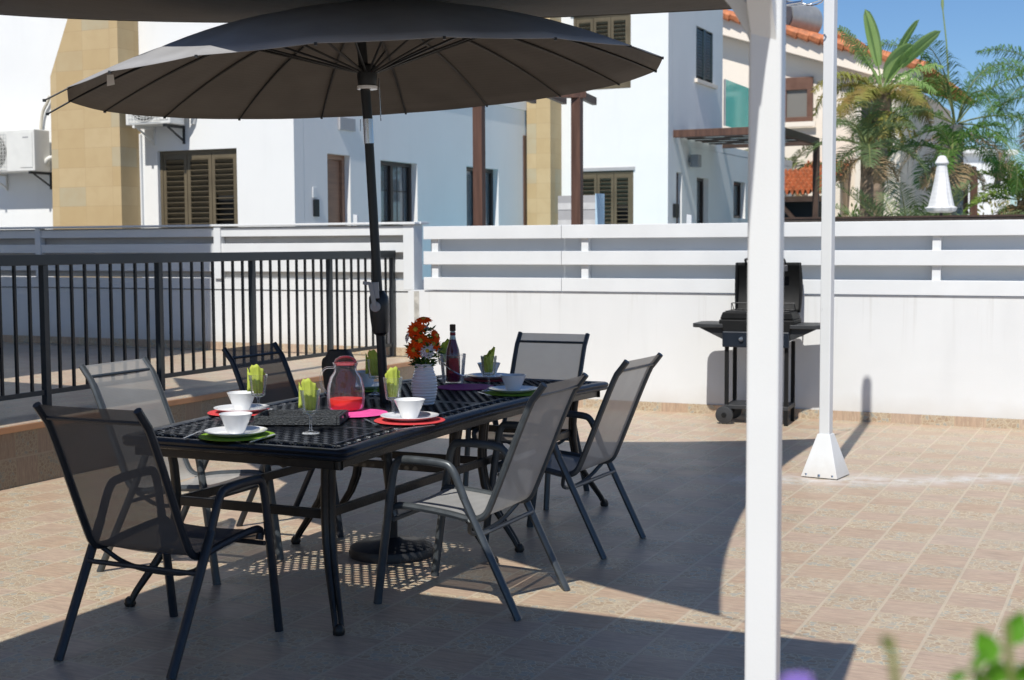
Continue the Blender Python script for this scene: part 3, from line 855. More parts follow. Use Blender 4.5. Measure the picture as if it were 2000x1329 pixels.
# (r, a, facing angle in grid: 0 = towards +a)
CH = [(-2.657, 5.267, pi / 2, 'grey sling chair on the right long side with sunlit seat, the nearer of two'),
      (-2.72, 6.45, pi / 2 + .0, 'grey sling chair on the right long side standing wholly in shade, the farther of two'),
      (-4.183, 5.235, -pi / 2, 'sunlit silver grey chair at the left long side, nearest the terrace step'),
      (-4.195, 6.35, -pi / 2, 'dark shaded chair at the left long side in front of the black railing'),
      (-3.405, 4.135, 0, 'dark see-through sling chair at the near head of the table, closest to the camera'),
      (-3.43, 7.53, pi, 'grey chair at the far head of the table against the white wall')]
for i, (r, a, f, lab) in enumerate(CH):
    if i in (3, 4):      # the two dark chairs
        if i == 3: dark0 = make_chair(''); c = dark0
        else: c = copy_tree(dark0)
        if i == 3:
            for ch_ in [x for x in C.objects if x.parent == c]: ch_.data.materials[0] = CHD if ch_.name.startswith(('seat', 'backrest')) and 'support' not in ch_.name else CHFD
    else: c = chair0 if i == 0 else copy_tree(chair0)
    put(c, G(r, a, 0), -TH + f + [.01, -.03, .035, -.02, .0, .02][i], lab)

# ================================================================ TABLEWARE
def on_table(px, py, dz=.0):
    z = TOP + .004
    for _ in range(4):
        p = at_z(px, py, z + dz)
        r, a = RA(p); z = TOP + .002 + crown(a - TA)
    return p.x, p.y, z + dz
def colmat(name, c, rough=.55, **k): return mk(name, c, rough, **dict(dict(var=.16, scale=45, bump=.35, bscale=260), **k))
MATG = colmat('green_felt', (.20, .36, .02), .8); MATR = colmat('red_felt', (.62, .055, .06), .8)
MATP = colmat('pink_felt', (.80, .09, .36), .8); MATV = colmat('purple_felt', (.30, .035, .22), .8); MATD = colmat('dark_red_felt', (.28, .02, .035), .8)
NAPG = leaf_mat('lime_paper_napkin', (.50, .60, .07), (.66, .74, .16), .35, 26)
def placemat(px, py, m, lab, r=.158, cat='placemat'):
    x, y, z = on_table(px, py)
    o = MB((x, y, z)).lathe([(0, 0), (r, 0), (r + .002, .002), (r, .004), (0, .004)], 48, (x, y, z), wob=lambda a, q: 1 + .006 * sin(3 * a)).build('placemat', m, smooth=True)
    o.location = (x, y, z); tag(o, lab, cat, 'round felt placemats'); return (x, y, z + .004)
def dish(name, prof, m, loc, lab, cat, grp, seg=40, wob=None):
    o = MB().lathe(prof, seg, wob=wob).build(name, m, smooth=True); o.location = loc; tag(o, lab, cat, grp); return o
PLATE = [(0, .004), (.07, .004), (.075, .0), (.09, .004), (.128, .018), (.132, .0205), (.1315, .023), (.09, .010), (.07, .008), (0, .008)]
BOWL = [(0, .003), (.03, .003), (.032, 0), (.036, .001), (.052, .042), (.068, .078), (.0705, .083), (.068, .084), (.049, .043), (.033, .01), (0, .008)]
p0 = b0 = None
sett = [((463, 852), MATG, 'lime green round placemat at the near end of the table', 'at the near left corner'),
        ((472, 806), MATR, 'red round placemat on the left side under plate and bowl', 'on the left side'),
        ((800, 822), MATR, 'bright red round placemat at the right edge of the table', 'at the middle of the right edge'),
        ((1006, 768), MATG, 'green round placemat behind the nearer right chair', 'behind the nearer right chair'),
        ((958, 741), MATD, 'dark red round placemat before the far head chair', 'before the far head chair'),
        ((716, 760), MATG, 'dark green round placemat on the left far side behind the jug', 'on the left behind the jug')]
for (pp, m, lab, where) in sett:
    x, y, z = placemat(*pp, m, lab)
    if p0 is None:
        p = p0 = dish('plate', PLATE, PORC, (x, y, z), '', 'plate', 'white dinner plates on the placemats'); b = b0 = dish('bowl', BOWL, PORC, (x, y, z), '', 'bowl', 'white bowls standing on the plates')
    else:
        p = p0.copy(); C.objects.link(p); b = b0.copy(); C.objects.link(b)
    ox, oy = random.uniform(-.01, .01), random.uniform(-.008, .008)
    put(p, (x + ox, y + oy, z + .0005), None, 'white dinner plate ' + where)
    put(b, (x + ox, y + oy + .004, z + .009), None, 'white conical bowl on the plate ' + where)
placemat(692, 808, MATP, 'bright pink round placemat under the glass jug', .155)
placemat(910, 757, MATV, 'purple round placemat under the wine bottle', .158)
# glasses + napkins
GOB = [(0, .004), (.034, .002), (.037, .0), (.037, .003), (.012, .010), (.0055, .018), (.005, .07), (.010, .082), (.030, .088), (.0335, .096), (.044, .186), (.0445, .188), (.0425, .186), (.0315, .098), (.0, .092)]
def napkin(seed, flip):
    rnd = random.Random(seed); mb = MB()
    def fn(u, v):
        an = u * 2.2 * pi + (pi if flip else 0); rr = .020 + .016 * v + .0025 * sin(9 * an + 2 * v) - .006 * u
        top = .082 + .056 * max(0, (.5 + .5 * cos(an + 1.9))) ** 1.6 + .004 * sin(7 * an)
        return Vector((rr * cos(an), rr * sin(an), .100 + top * v))
    mb.grid(fn, 40, 8)
    mb.grid(lambda u, v: Vector(((-.026 if flip else .0) + .014 * cos(u * 5 + v * 2) - .010, .012 * sin(u * 6), .11 + (.098 + .012 * sin(9 * u)) * v)), 10, 6)
    return mb
gl = [((607, 847), 'goblet beside the black tray at the table middle front', 'front of the black tray'), ((505, 810), 'goblet in front of the dark shaded chair', 'before the dark shaded chair'),
      ((768, 818), 'goblet behind the front right bowl', 'behind the front right bowl'), ((955, 764), 'goblet standing before the far placemats', 'near the far placemats'),
      ((733, 771), 'goblet half hidden by the parasol pole', 'half hidden by the parasol pole'), ((868, 741), 'goblet half hidden by the wine bottle', 'left of the wine bottle')]
g0 = None
for i, (pp, lab, nl) in enumerate(gl):
    x, y, z = on_table(*pp)
    if g0 is None:
        g = g0 = dish('goblet', GOB, GLASS, (x, y, z), '', 'glass', 'stemmed glass goblets', 24)
    else: g = g0.copy(); C.objects.link(g)
    put(g, (x, y, z), .3 * i, 'clear ribbed stemmed ' + lab)
    nn = napkin(i, i in (0, 1, 4, 5)).build('napkin', NAPG, smooth=True, solid=.0008); nn.location = (x, y, z); nn.rotation_euler = (0, 0, [0, .1, .6, 2.2, 0, 2.6][i])
    tag(nn, 'folded lime green paper napkin in the goblet ' + nl, 'napkin', 'napkins folded into the goblets')
# cutlery
def cutlery(kind, p, q, lab):
    a = Vector(on_table(*p)); b = Vector(on_table(*q)); d = (b - a).normalized(); L = .20
    m = (a + b) / 2; a = m - d * L / 2 + Vector((0, 0, .006)); b = m + d * L / 2 + Vector((0, 0, .006))
    th_ = thing(kind, lab, kind, m); n = Vector((-d.y, d.x, 0))
    mb = MB(m); mb.bar(a, a.lerp(b, .5), .011, .003, (0, 0, 1)); mb.build('handle', CHROME, th_, bevel=.001)
    mb = MB(m)
    if kind == 'knife': mb.bar(a.lerp(b, .5), b, .017, .0018)
    else:
        mb.bar(a.lerp(b, .5), a.lerp(b, .78), .009, .003); mb.bar(a.lerp(b, .78), a.lerp(b, .82), .022, .002)
        for q_ in (-1.5, -.5, .5, 1.5): mb.bar(a.lerp(b, .82) + n * q_ * .0055, b + n * q_ * .0055, .0028, .0018)
    mb.build('blade' if kind == 'knife' else 'tines', CHROME, th_)
cutlery('fork', (352, 862), (400, 842), 'steel fork left of the near green placemat')
cutlery('knife', (485, 868), (540, 850), 'steel knife lying right of the near green placemat')
cutlery('fork', (708, 819), (742, 836), 'steel fork left of the bright red placemat')
cutlery('knife', (770, 843), (850, 833), 'steel knife along the near edge of the bright red placemat')
cutlery('knife', (505, 815), (535, 799), 'steel knife right of the left red placemat')
cutlery('fork', (930, 767), (962, 777), 'steel fork left of the green placemat behind the nearer right chair')
# tray
x, y, z = on_table(590, 824)
trb = thing('serving_tray', 'low black woven serving tray lying near the table front', 'tray', (x, y, z), radians(-3))
WK = mk('black_woven_rattan', (.035, .04, .045), .5, 0, .5, 90, .8, 160)
def tray():
    a_, b_ = .185, .115
    mb = MB(); mb.box(-a_ + .01, a_ - .01, -b_ + .01, b_ - .01, .0, .006); mb.build('tray_base', WK, trb)
    mb = MB()
    for s_ in (-1, 1):
        mb.bar((s_ * a_, -b_, .003), (s_ * a_, b_, .003), .012, .004)
        mb.box(s_ * a_ - .006, s_ * a_ + .006, -b_, -.04, .0, .04); mb.box(s_ * a_ - .006, s_ * a_ + .006, .04, b_, .0, .04)
        mb.box(s_ * a_ - .006, s_ * a_ + .006, -.04, .04, .0, .013); mb.box(s_ * a_ - .006, s_ * a_ + .006, -.04, .04, .032, .04)
        mb.box(-a_ + .0065, a_ - .0065, s_ * b_ - .006, s_ * b_ + .006, .0, .04)
    mb.build('tray_side', WK, trb, bevel=.002)
tray()
# glass jug
x, y, z = on_table(676, 803); z += .004
JS = 1.07
jg = thing('glass_jug', 'round glass jug with red lid, a third full of red drink, on the pink placemat', 'jug', (x, y, z))
JP = [(.066, .0), (.078, .012), (.082, .05), (.080, .10), (.068, .145), (.050, .172), (.047, .188), (.053, .205), (.056, .21)]
MB().lathe(JP, 36, wob=lambda a, q: 1 + (.012 * cos(8 * a) if .02 < q < .15 else 0)).build('body', thin_glass('jug_glass', (1, 1, 1), .75, .10), jg, smooth=True, solid=.003)
LIQ = leaf_mat('red_drink', (.62, .012, .006), (.70, .03, .012), .08, 6)
MB().lathe([(0, .004), (.064, .004), (.0755, .014), (.0785, .04), (.078, .052), (0, .052)], 36).build('drink', LIQ, jg, smooth=True)
mb = MB(); mb.tube(arc([(-.05, 0, .19), (-.10, -.01, .19), (-.115, -.01, .12), (-.08, 0, .07)], 3), .008, 8, flat=.6); mb.build('handle', GLASS, jg, smooth=True)
MB().lathe([(.05, .202), (.052, .212), (.044, .228), (.022, .240), (0, .242)], 28).build('lid', thin_glass('red_clear_plastic', (.80, .30, .32), .9), jg, smooth=True)
# ice bucket + bottle
jg.scale = (JS, JS, JS)
x, y, z = on_table(885, 751); z += .004
bk = thing('ice_bucket', 'clear glass ice bucket holding the red wine bottle', 'bucket', (x, y, z))
MB().lathe([(0, .006), (.055, .006), (.058, 0), (.060, .004), (.074, .165), (.0745, .168), (.071, .165), (.057, .012), (0, .012)], 32).build('bucket', GLASS, bk, smooth=True)
mb = MB(); mb.tube(arc([(-.075, -.01, .14), (-.03, -.085, .10), (.05, -.085, .05), (.078, -.01, .05)], 3), .004, 8); mb.build('handle', CHROME, bk, smooth=True)
bo = thing('wine_bottle', 'slim bottle of red sparkling wine with dark cork standing in the glass bucket', 'bottle', (x, y, z + .012), .2)
WN = mk('dark_red_wine_bottle', (.12, .004, .014), .08, 0, .1, 5, coat=.8)
MB().lathe([(0, 0), (.036, 0), (.040, .006), (.041, .14), (.036, .18), (.022, .225), (.0185, .24)], 28).build('wine', WN, bo, smooth=True)
MB().lathe([(.0185, .2405), (.0145, .262), (.0135, .285), (.016, .286)], 24).build('neck', mk('pale_neck_glass', (.45, .55, .53), .08, 0, .05, 4), bo, smooth=True)
MB().lathe([(.0165, .262), (.0163, .278), (.0160, .279)], 24).build('neck_label', colmat('dark_red_paper', (.20, .012, .02)), bo, smooth=True)
MB().lathe([(.0, .287), (.017, .287), (.017, .318), (.015, .324), (0, .325)], 20).build('cork', colmat('dark_brown_cork', (.07, .045, .03), .8), bo, smooth=True)
mb = MB(); mb.grid(lambda u, v: Vector((.0422 * cos(-pi / 2 - .7 + 1.4 * u), .0422 * sin(-pi / 2 - .7 + 1.4 * u), .05 + .085 * v)), 12, 2); mb.build('label', colmat('red_paper_label', (.42, .012, .012)), bo, smooth=True)
# vase
x, y, z = on_table(829, 790)
va = dish('vase', [(0, .0)] + [(.038 + .026 * sin(min(1, q / 34) * pi * .78 + .35) + .0022 * sin(q * 2.2), .2 * q / 40 + .001) for q in range(41)] + [(.040, .200), (.04, .14), (0, .13)], VASE, (x, y, z), 'white ceramic vase with wavy ridges holding the orange flowers', 'vase', None, 40,
          lambda a, q: 1 + .012 * sin(6 * a + q * 60))
fl_ = thing('flower_bouquet', 'bunch of orange and white daisies with dark leaves in the white vase', 'flowers', (x, y, z + .19))
ORG = leaf_mat('orange_petal', (.92, .085, .008), (.95, .17, .015), .4, 30); WHT = leaf_mat('white_petal', (.75, .75, .76), (.65, .62, .70), .3, 30)
YEL = colmat('yellow_flower_eye', (.45, .32, .02)); LFD = leaf_mat('dark_leaf', (.04, .10, .02), (.08, .17, .03), .2, 20); LFM = leaf_mat('mid_leaf', (.09, .19, .02), (.13, .24, .03), .3, 20)
def flower(cx, cy, cz, R, m, lean):
    R *= 1.3
    mb = MB(); nv = Vector(lean).normalized(); q0 = Vector((0, 0, 1)).rotation_difference(nv).to_matrix()
    for lay, (n, rr, dz) in enumerate(((16, R, 0), (14, R * .8, .006), (10, R * .55, .010))):
        for i in range(n):
            an = 2 * pi * (i + .5 * lay) / n + random.uniform(-.08, .08); w_ = rr * .17
            e = Vector((cos(an), sin(an), 0)); s_ = Vector((-sin(an), cos(an), 0)); L = rr * random.uniform(.9, 1.05)
            P_ = [e * .004 + Vector((0, 0, dz)), e * L * .6 + s_ * w_ + Vector((0, 0, dz + .004)), e * L + Vector((0, 0, dz - .002)), e * L * .6 - s_ * w_ + Vector((0, 0, dz + .004))]
            mb.add([q0 @ p + Vector((cx, cy, cz)) for p in P_], [(0, 1, 2, 3)])
    o = mb.build('flower_head', m, fl_, weld=False)
    e_ = MB(); e_.lathe([(R * .26, .008), (R * .2, .014), (0, .017)], 10); e_.v = [q0 @ p + Vector((cx, cy, cz)) for p in e_.v]; e_.build('flower_eye', YEL, o)
for cx, cz, R, m, ln, cy in ((.0, .205, .036, ORG, (0, -.4, 1), 0), (-.035, .165, .042, ORG, (-.3, -1, .4), -.03), (.03, .15, .03, LFM, (.5, -.6, .6), -.02), (-.015, .115, .042, ORG, (.1, -1, .4), -.055), (.055, .135, .032, ORG, (.8, -.5, .4), 0),
                         (-.042, .075, .042, ORG, (-.4, -1, .1), -.045), (.018, .072, .034, WHT, (.25, -1, .1), -.06), (.045, .10, .035, ORG, (.5, -1, .3), -.03), (-.075, .13, .028, WHT, (-1, -.2, .4), .0), (.06, .09, .03, WHT, (1, -.1, .3), .02), (.0, .17, .035, WHT, (.4, .3, 1), .03), (-.01, .09, .036, ORG, (.1, 1, .4), .05)):
    if m is LFM: continue
    cz *= 1.08
    flower(cx, cy, cz, R, m, ln)
mb = MB(); mb2 = MB()
for i in range(430):
    an = random.uniform(0, 2 * pi); h = random.uniform(.0, 1) ** 1.7 * .19; rr = (.032 + .035 * sin(min(1, h / .16) * pi * .9)) * random.uniform(.5, 1.15)
    c = Vector((rr * cos(an), rr * sin(an), h)); e = Vector((cos(an), sin(an), random.uniform(-.3, .9))).normalized() * random.uniform(.025, .045); s_ = Vector((-sin(an), cos(an), random.uniform(-.5, .5))).normalized() * .009
    (mb if i % 4 else mb2).add([c, c + e * .5 + s_, c + e, c + e * .5 - s_], [(0, 1, 2, 3)])
mb.build('foliage', LFD, fl_, weld=False); mb2.build('foliage_tips', LFM, fl_, weld=False)
# dark lantern-like bag behind the jug
x, y, z = on_table(664, 766)
bag = thing('black_bag', 'black open topped fabric bag standing behind the glass jug', 'bag', (x, y, z), radians(-10))
BL = mk('black_fabric', (.012, .011, .012), .55, 0, .3, 30, .3, 90)
def bagf(u, v):
    an = 2 * pi * u; e = (abs(cos(an)) ** 4 + abs(sin(an)) ** 4) ** -.25
    wd = .075 + .012 * sin(v * 3) if v < .72 else .087 - (v - .72) * .12
    return Vector((wd * e * cos(an), .05 * e * sin(an), .225 * v))
MB().grid(bagf, 32, 12).build('body', BL, bag, smooth=True)
mb = MB(); mb.tube(arc([(-.066, -.0, .19), (-.098, 0, .17), (-.085, 0, .07)], 2), .006, 6); mb.build('strap', BL, bag)

# ================================================================ GRILL
g1, g2 = at_z(1416, 829, 0), at_z(1540, 831, 0)
gc = (g1 + g2) / 2; ga = radians(-21); 
gr = thing('gas_barbecue', 'black gas barbecue with open lid and side shelves standing before the white wall', 'barbecue', (gc.x + .055, gc.y + .16, 0), ga)
GB = mk('black_enamel', (.007, .0075, .008), .62, .0, .2, 12, spec=.25); GP = mk('black_grill_plastic', (.028, .03, .033), .5, 0, .15, 14); GPANEL = mk('blue_black_panel', (.010, .015, .024), .35, .1, .1, 8)
GRT = mk('blackened_grate', (.05, .05, .05), .5, .3, .3, 30)
hx, hy = .255, .17
for x in (-hx, hx):
    for y in (-hy, hy):
        mb = MB(); mb.box(x - .016, x + .016, y - .016, y + .016, .0 if x > 0 else .09, .70); mb.build('leg', GB, gr, bevel=.002)
MB().box(-hx - .02, hx + .02, -hy - .02, hy + .02, .13, .165).build('bottom_shelf', GP, gr, bevel=.004)
for y in (-hy - .01, hy + .01):
    w_ = MB(); w_.lathe([(0, -.02), (.06, -.02), (.075, -.016), (.078, 0), (.075, .016), (.06, .02), (0, .02)], 28); w_.v = [Matrix.Rotation(pi / 2, 3, 'X') @ p + Vector((-hx - .01, y - .03, .08)) for p in w_.v]
    wh = w_.build('wheel', GP, gr, smooth=True)
    w_ = MB(); w_.lathe([(0, -.026), (.022, -.024), (.022, -.018)], 14); w_.v = [Matrix.Rotation(-pi / 2, 3, 'X') @ p + Vector((-hx - .01, y - .03, .08)) for p in w_.v]; w_.build('hub_cap', GB, wh, smooth=True)
mb = MB(); mb.box(-hx - .03, hx + .03, -hy - .055, -hy - .02, .665, .80); cpn = mb.build('control_panel', GPANEL, gr, bevel=.008)
for x in (-.12, 0, .12):
    k_ = MB(); k_.lathe([(0, 0), (.022, 0), (.018, .02), (0, .022)], 16); k_.v = [Matrix.Rotation(pi / 2, 3, 'X') @ p + Vector((x, -hy - .055, .735)) for p in k_.v]; k_.build('knob', CHROME, cpn, smooth=True)
mb = MB()
fr = [(-.30, .80), (.30, .80), (.325, .90), (.31, .95), (-.31, .95), (-.325, .90)]
mb.prism([(x, -hy - .03, z) for x, z in [(-.28, .79), (.28, .79), (.32, .87), (.32, .90), (-.32, .90), (-.32, .87)]], (0, .40, 0)); mb.build('firebox', GB, gr, bevel=.01)
mb = MB(); mb.prism([(x, -hy - .02, z) for x, z in [(-.315, .902), (.315, .902), (.29, .965), (-.29, .965)]], (0, .38, 0)); mb.build('firebox_rim', GB, gr, bevel=.01)
mb = MB()
for i in range(15):
    x = -.26 + .52 * i / 14; mb.tube([(x, -hy - .01, .972), (x, hy, .972)], .003, 5)
mb.tube([(-.27, -hy, .972), (.27, -hy, .972)], .004, 5); mb.tube([(-.27, hy, .972), (.27, hy, .972)], .004, 5)
mb.build('cooking_grate', GRT, gr)
mb = MB(); mb.tube([(-.27, .10, 1.03), (.27, .10, 1.03)], .004, 5)
for q in range(3): mb.tube([(-.27, .10 + .03 * q, 1.03), (.27, .10 + .03 * q, 1.03)], .003, 5)
for x in (-.27, .27): mb.tube([(x, .18, .97), (x, .10, 1.03)], .004, 5); mb.tube([(x, .08, .97), (x, .08, 1.03)], .004, 5)
mb.build('warming_rack', GRT, gr)
# open lid: curved shell
def lidf(u, v):
    x = -.245 + .55 * u; t = v
    y = .19 + .09 * sin(pi * (.08 + .84 * t)) ; z = .95 + .43 * t
    sq = 1 - .03 * (1 - t); return Vector((x * (1 + .02 * sin(pi * t)), y, z))
mb = MB(); mb.grid(lidf, 10, 14)
for s_ in (-1, 1):
    pts = [lidf(0 if s_ < 0 else 1, j / 14) for j in range(15)]; fr_ = [Vector((p.x, .15, p.z)) for p in pts]
    n_ = len(pts); mb.add(pts + fr_, [(j, j + 1, n_ + j + 1, n_ + j) for j in range(n_ - 1)])
lidf_o = mb.build('lid', GB, gr, smooth=True, solid=.012)
mb = MB(); mb.tube(arc([(-.17, .20, 1.385), (-.17, .16, 1.42), (.17, .16, 1.42), (.17, .20, 1.385)], 2), .011, 8); mb.build('lid_handle', GP, lidf_o, smooth=True)
k_ = MB(); k_.lathe([(0, 0), (.03, 0), (.03, .012), (0, .014)], 16); k_.v = [Matrix.Rotation(pi / 2, 3, 'X') @ p + Vector((.08, .19, 1.33)) for p in k_.v]; k_.build('thermometer', CHROME, lidf_o, smooth=True)
MB().box(.02, .20, .170, .18, 1.305, 1.36).build('badge_plate', mk('grey_metal_plate', (.10, .10, .11), .3, .6), lidf_o, bevel=.003)
for s_ in (-1, 1):
    mb = MB()
    def shf2(u, v):
        x = s_ * (.285 + .275 * u); yy = -.20 + .42 * v
        return Vector((x, yy, .855))
    nn_ = 8
    out = [(s_ * .285, -.21)] + [(s_ * (.285 + .20 + .075 * sin(q * pi / 2 / nn_)), -.21 + .075 * (1 - cos(q * pi / 2 / nn_))) for q in range(nn_ + 1)] + [(s_ * (.285 + .20 + .075 * cos(q * pi / 2 / nn_)), .145 + .075 * sin(q * pi / 2 / nn_)) for q in range(nn_ + 1)] + [(s_ * .285, .22)]
    mb.prism([(x, y, .828) for x, y in out], (0, 0, .034)); mb.build('side_shelf', GP, gr, bevel=.004)
    for y in (-.17, .17): mb = MB(); mb.prism([(s_ * .275, y, .72), (s_ * .275, y, .826), (s_ * .50, y, .826)], (0, .012, 0)); mb.build('shelf_bracket', GP, gr)
MB().bar((.255, -.18, .70), (.255, .18, .72), .008, .008).build('gas_rail', CHROME, gr)

# ================================================================ HOUSE 1 (white, stone chimney breast)
HA = 14.8
def rect_a(a, x0, y0, x1, y1):
    r0, z0 = on_a(x0, y0, a); r1, z1 = on_a(x1, y1, a)
    return min(r0, r1), max(r0, r1), min(z0, z1), max(z0, z1)
def shutter_window(parent, O, a, r0, r1, z0, z1, leaves=3, open_last=True, mat=SHUT):
    """window in a wall facing -a: dark recess, frame, louvre leaves, sill"""
    rc = MB(O); rc.box(r0, r1, a + .10, a + .13, z0, z1); win = rc.build('window', DARKIN, parent)
    fr = MB(O)
    fw = .045
    fr.box(r0, r1, a + .02, a + .07, z1 - fw, z1); fr.box(r0, r0 + fw, a + .02, a + .07, z0, z1 - fw - .001); fr.box(r1 - fw, r1, a + .02, a + .07, z0, z1 - fw - .001); fr.box(r0 + fw + .001, r1 - fw - .001, a + .02, a + .07, z0, z0 + fw)
    fr.build('window_frame', mat, win, bevel=.004)
    lw_ = (r1 - r0 - 2 * fw) / leaves
    for i in range(leaves):
        x0, x1 = r0 + fw + lw_ * i + .004, r0 + fw + lw_ * (i + 1) - .004
        lf = MB(O); s = .05
        y0, y1 = a + .028, a + .062
        lf.box(x0, x0 + s, y0, y1, z0 + fw, z1 - fw); lf.box(x1 - s, x1, y0, y1, z0 + fw, z1 - fw)
        lf.box(x0 + s, x1 - s, y0, y1, z0 + fw, z0 + fw + .07); lf.box(x0 + s, x1 - s, y0, y1, z1 - fw - .07, z1 - fw)
        zz = z0 + fw + .07; n = int((z1 - z0 - 2 * fw - .14) / .068)
        for q in range(n):
            zc = zz + (z1 - z0 - 2 * fw - .14) * (q + .5) / n
            opn = open_last and i == leaves - 1 and q < n * .58
            ang = radians(-8) if opn else radians(-52)
            M = Matrix.Translation((0, (y0 + y1) / 2, zc)) @ Matrix.Rotation(ang, 4, 'X')
            lf.box(x0 + s, x1 - s, -.036, .036, -.0045, .0045, M)
        lf.build('shutter', mat, win)
    return win
def wall_with_holes(O, r0, r1, z0, z1, a0, a1, holes):
    """wall slab r0..r1, z0..z1 between planes a0<a1 with rectangular through holes"""
    mb = MB(O)
    xs = sorted(set([r0, r1] + [h[0] for h in holes] + [h[1] for h in holes])); zs = sorted(set([z0, z1] + [h[2] for h in holes] + [h[3] for h in holes]))
    def hole(i, j):
        if i < 0 or j < 0 or i >= len(xs) - 1 or j >= len(zs) - 1: return True
        cx, cz = (xs[i] + xs[i + 1]) / 2, (zs[j] + zs[j + 1]) / 2
        return any(h[0] < cx < h[1] and h[2] < cz < h[3] for h in holes)
    for i in range(len(xs) - 1):
        for j in range(len(zs) - 1):
            if hole(i, j): continue
            x0, x1, q0, q1 = xs[i], xs[i + 1], zs[j], zs[j + 1]
            mb.add([(x0, a0, q0), (x1, a0, q0), (x1, a0, q1), (x0, a0, q1)], [(0, 1, 2, 3)]); mb.add([(x0, a1, q0), (x1, a1, q0), (x1, a1, q1), (x0, a1, q1)], [(3, 2, 1, 0)])
            if hole(i - 1, j): mb.add([(x0, a0, q0), (x0, a1, q0), (x0, a1, q1), (x0, a0, q1)], [(0, 1, 2, 3)])
            if hole(i + 1, j): mb.add([(x1, a0, q0), (x1, a1, q0), (x1, a1, q1), (x1, a0, q1)], [(3, 2, 1, 0)])
            if hole(i, j - 1): mb.add([(x0, a0, q0), (x1, a0, q0), (x1, a1, q0), (x0, a1, q0)], [(3, 2, 1, 0)])
            if hole(i, j + 1): mb.add([(x0, a0, q1), (x1, a0, q1), (x1, a1, q1), (x0, a1, q1)], [(0, 1, 2, 3)])
    return mb
def swap(mb, rconst):    # turn an a-facing slab (r,a,z) into an r-facing one: local x<->y
    mb.v = [Vector((p.y, p.x, p.z)) for p in mb.v]; return mb

RC = on_a(575, 350, HA)[0]         # corner
h1 = gthing('villa', 'white rendered villa with sandstone chimney breast and olive louvred shutters', 'building', -11, 16, 0)
O = (-11, 16, 0)
w1 = rect_a(HA, 307, 296, 465, 450); wz0 = w1[3] - 1.45
HT = 6.6
HBACK = on_r(1032, 300, RC)[0]
mb = wall_with_holes(O, -24, RC, 0, HT, HA, HA + .22, [(w1[0], w1[1], wz0, w1[3])]); mb.build('front_wall', WHITE2, h1, weld=False)
win = shutter_window(h1, O, HA + .03, w1[0] + .002, w1[1] - .002, wz0 + .002, w1[3] - .002)
# side wall openings (door, two windows)
def rect_r(r, x0, y0, x1, z0):
    a0, z1 = on_r(x0, y0, r); a1, _ = on_r(x1, y0, r)
    return a0, a1, z0, z1
d1 = rect_r(RC - .13, 623, 300, 668, .6)
v1 = rect_r(RC - .13, 728, 313, 800, 1.5); v2 = rect_r(RC - .13, 897, 325, 960, 1.5)
mb = wall_with_holes(O, HA + .225, HBACK, 0, 3.90, RC - .2, RC - .001, [d1, v1, v2]); swap(mb, 0).build('side_wall', WHITE2, h1, weld=False)
mb = MB(O); mb.box(-24, RC - .02, HA + .225, HBACK - .02, HT - .35, HT - .1); mb.build('roof', WHITE2, h1)
UPB = HA + 3.0
MB(O).box(RC - .2, RC - .001, HA + .225, UPB, 3.902, HT).build('upper_side_wall', WHITE2, h1)
MB(O).box(-13.5, RC + .02, UPB + .001, HBACK + .1, 3.902, 4.15).build('balcony_slab', WHITE2, h1)
def side_win(parent, R, a0, a1, z0, z1, name='window', frame=DKFR, glass=PANE, mull=.45, fw=.06, reveal=.13):
    x = R - reveal
    g = MB(O); g.box(x - .03, x - .02, a0 + .01, a1 - .01, z0 + .01, z1 - .01); gg = g.build(name, WGL if glass is PANE else glass, parent)
    if glass is PANE:
        g = MB(O); g.box(x - .62, x - .60, a0 - .1, a1 + .1, z0, z1 + .02); g.box(x - .60, x - .05, a0 - .1, a0 - .08, z0, z1); g.box(x - .60, x - .05, a1 + .08, a1 + .1, z0, z1); g.box(x - .60, x - .05, a0 - .08, a1 + .08, z1 + .005, z1 + .02); g.build('room_behind', DARKIN, gg)
        for c0_, c1_ in ((a0 + .03, a0 + (a1 - a0) * .34), (a0 + (a1 - a0) * .60, a0 + (a1 - a0) * .86)):  # white folds stand in for pale reflections in the panes
            g = MB(O); g.grid(lambda u, v, c0_=c0_, c1_=c1_: Vector((x - .10 - .025 * sin(u * 26) * (.4 + .6 * (1 - v)), c0_ + (c1_ - c0_) * (u + .12 * sin(3 * v)) , z0 + (z1 - z0 - .02) * v)), 48, 6); g.build('reflection_sheet', REFLW, gg, smooth=True)
    f = MB(O); f.box(x - .02, x + .03, a0 + .002, a1 - .002, z1 - fw, z1 - .002); f.box(x - .02, x + .03, a0 + .002, a1 - .002, z0 + .002, z0 + fw)
    f.box(x - .02, x + .03, a0 + .002, a0 + fw, z0 + fw + .001, z1 - fw - .001); f.box(x - .02, x + .03, a1 - fw, a1 - .002, z0 + fw + .001, z1 - fw - .001)
    if mull: am = a0 + (a1 - a0) * mull; f.box(x - .02, x + .03, am - fw * .6, am + fw * .6, z0 + fw + .001, z1 - fw - .001)
    f.build('window_frame', frame, gg, bevel=.004); return gg
for v in (v1, v2):
    gg = side_win(h1, RC, *v)
    cu = MB(O)      # white sheets behind the glass stand in for reflections
gb = MB(O)
for q in range(5): a_ = v1[0] + (v1[1] - v1[0]) * (q + 1) / 6; gb.box(RC - .148, RC - .143, a_ - .006, a_ + .006, v1[2], v1[3] - .06)
for z_ in (1.9, 2.35): gb.box(RC - .148, RC - .143, v1[0] + .06, v1[1] - .06, z_ - .006, z_ + .006)
gb.build('window_bars', DKFR, h1)
dd = MB(O); dd.box(RC - .17, RC - .13, d1[0] + .07, d1[1] - .07, .6, d1[3] - .07); dob = dd.build('door', DOORW, h1, bevel=.004)
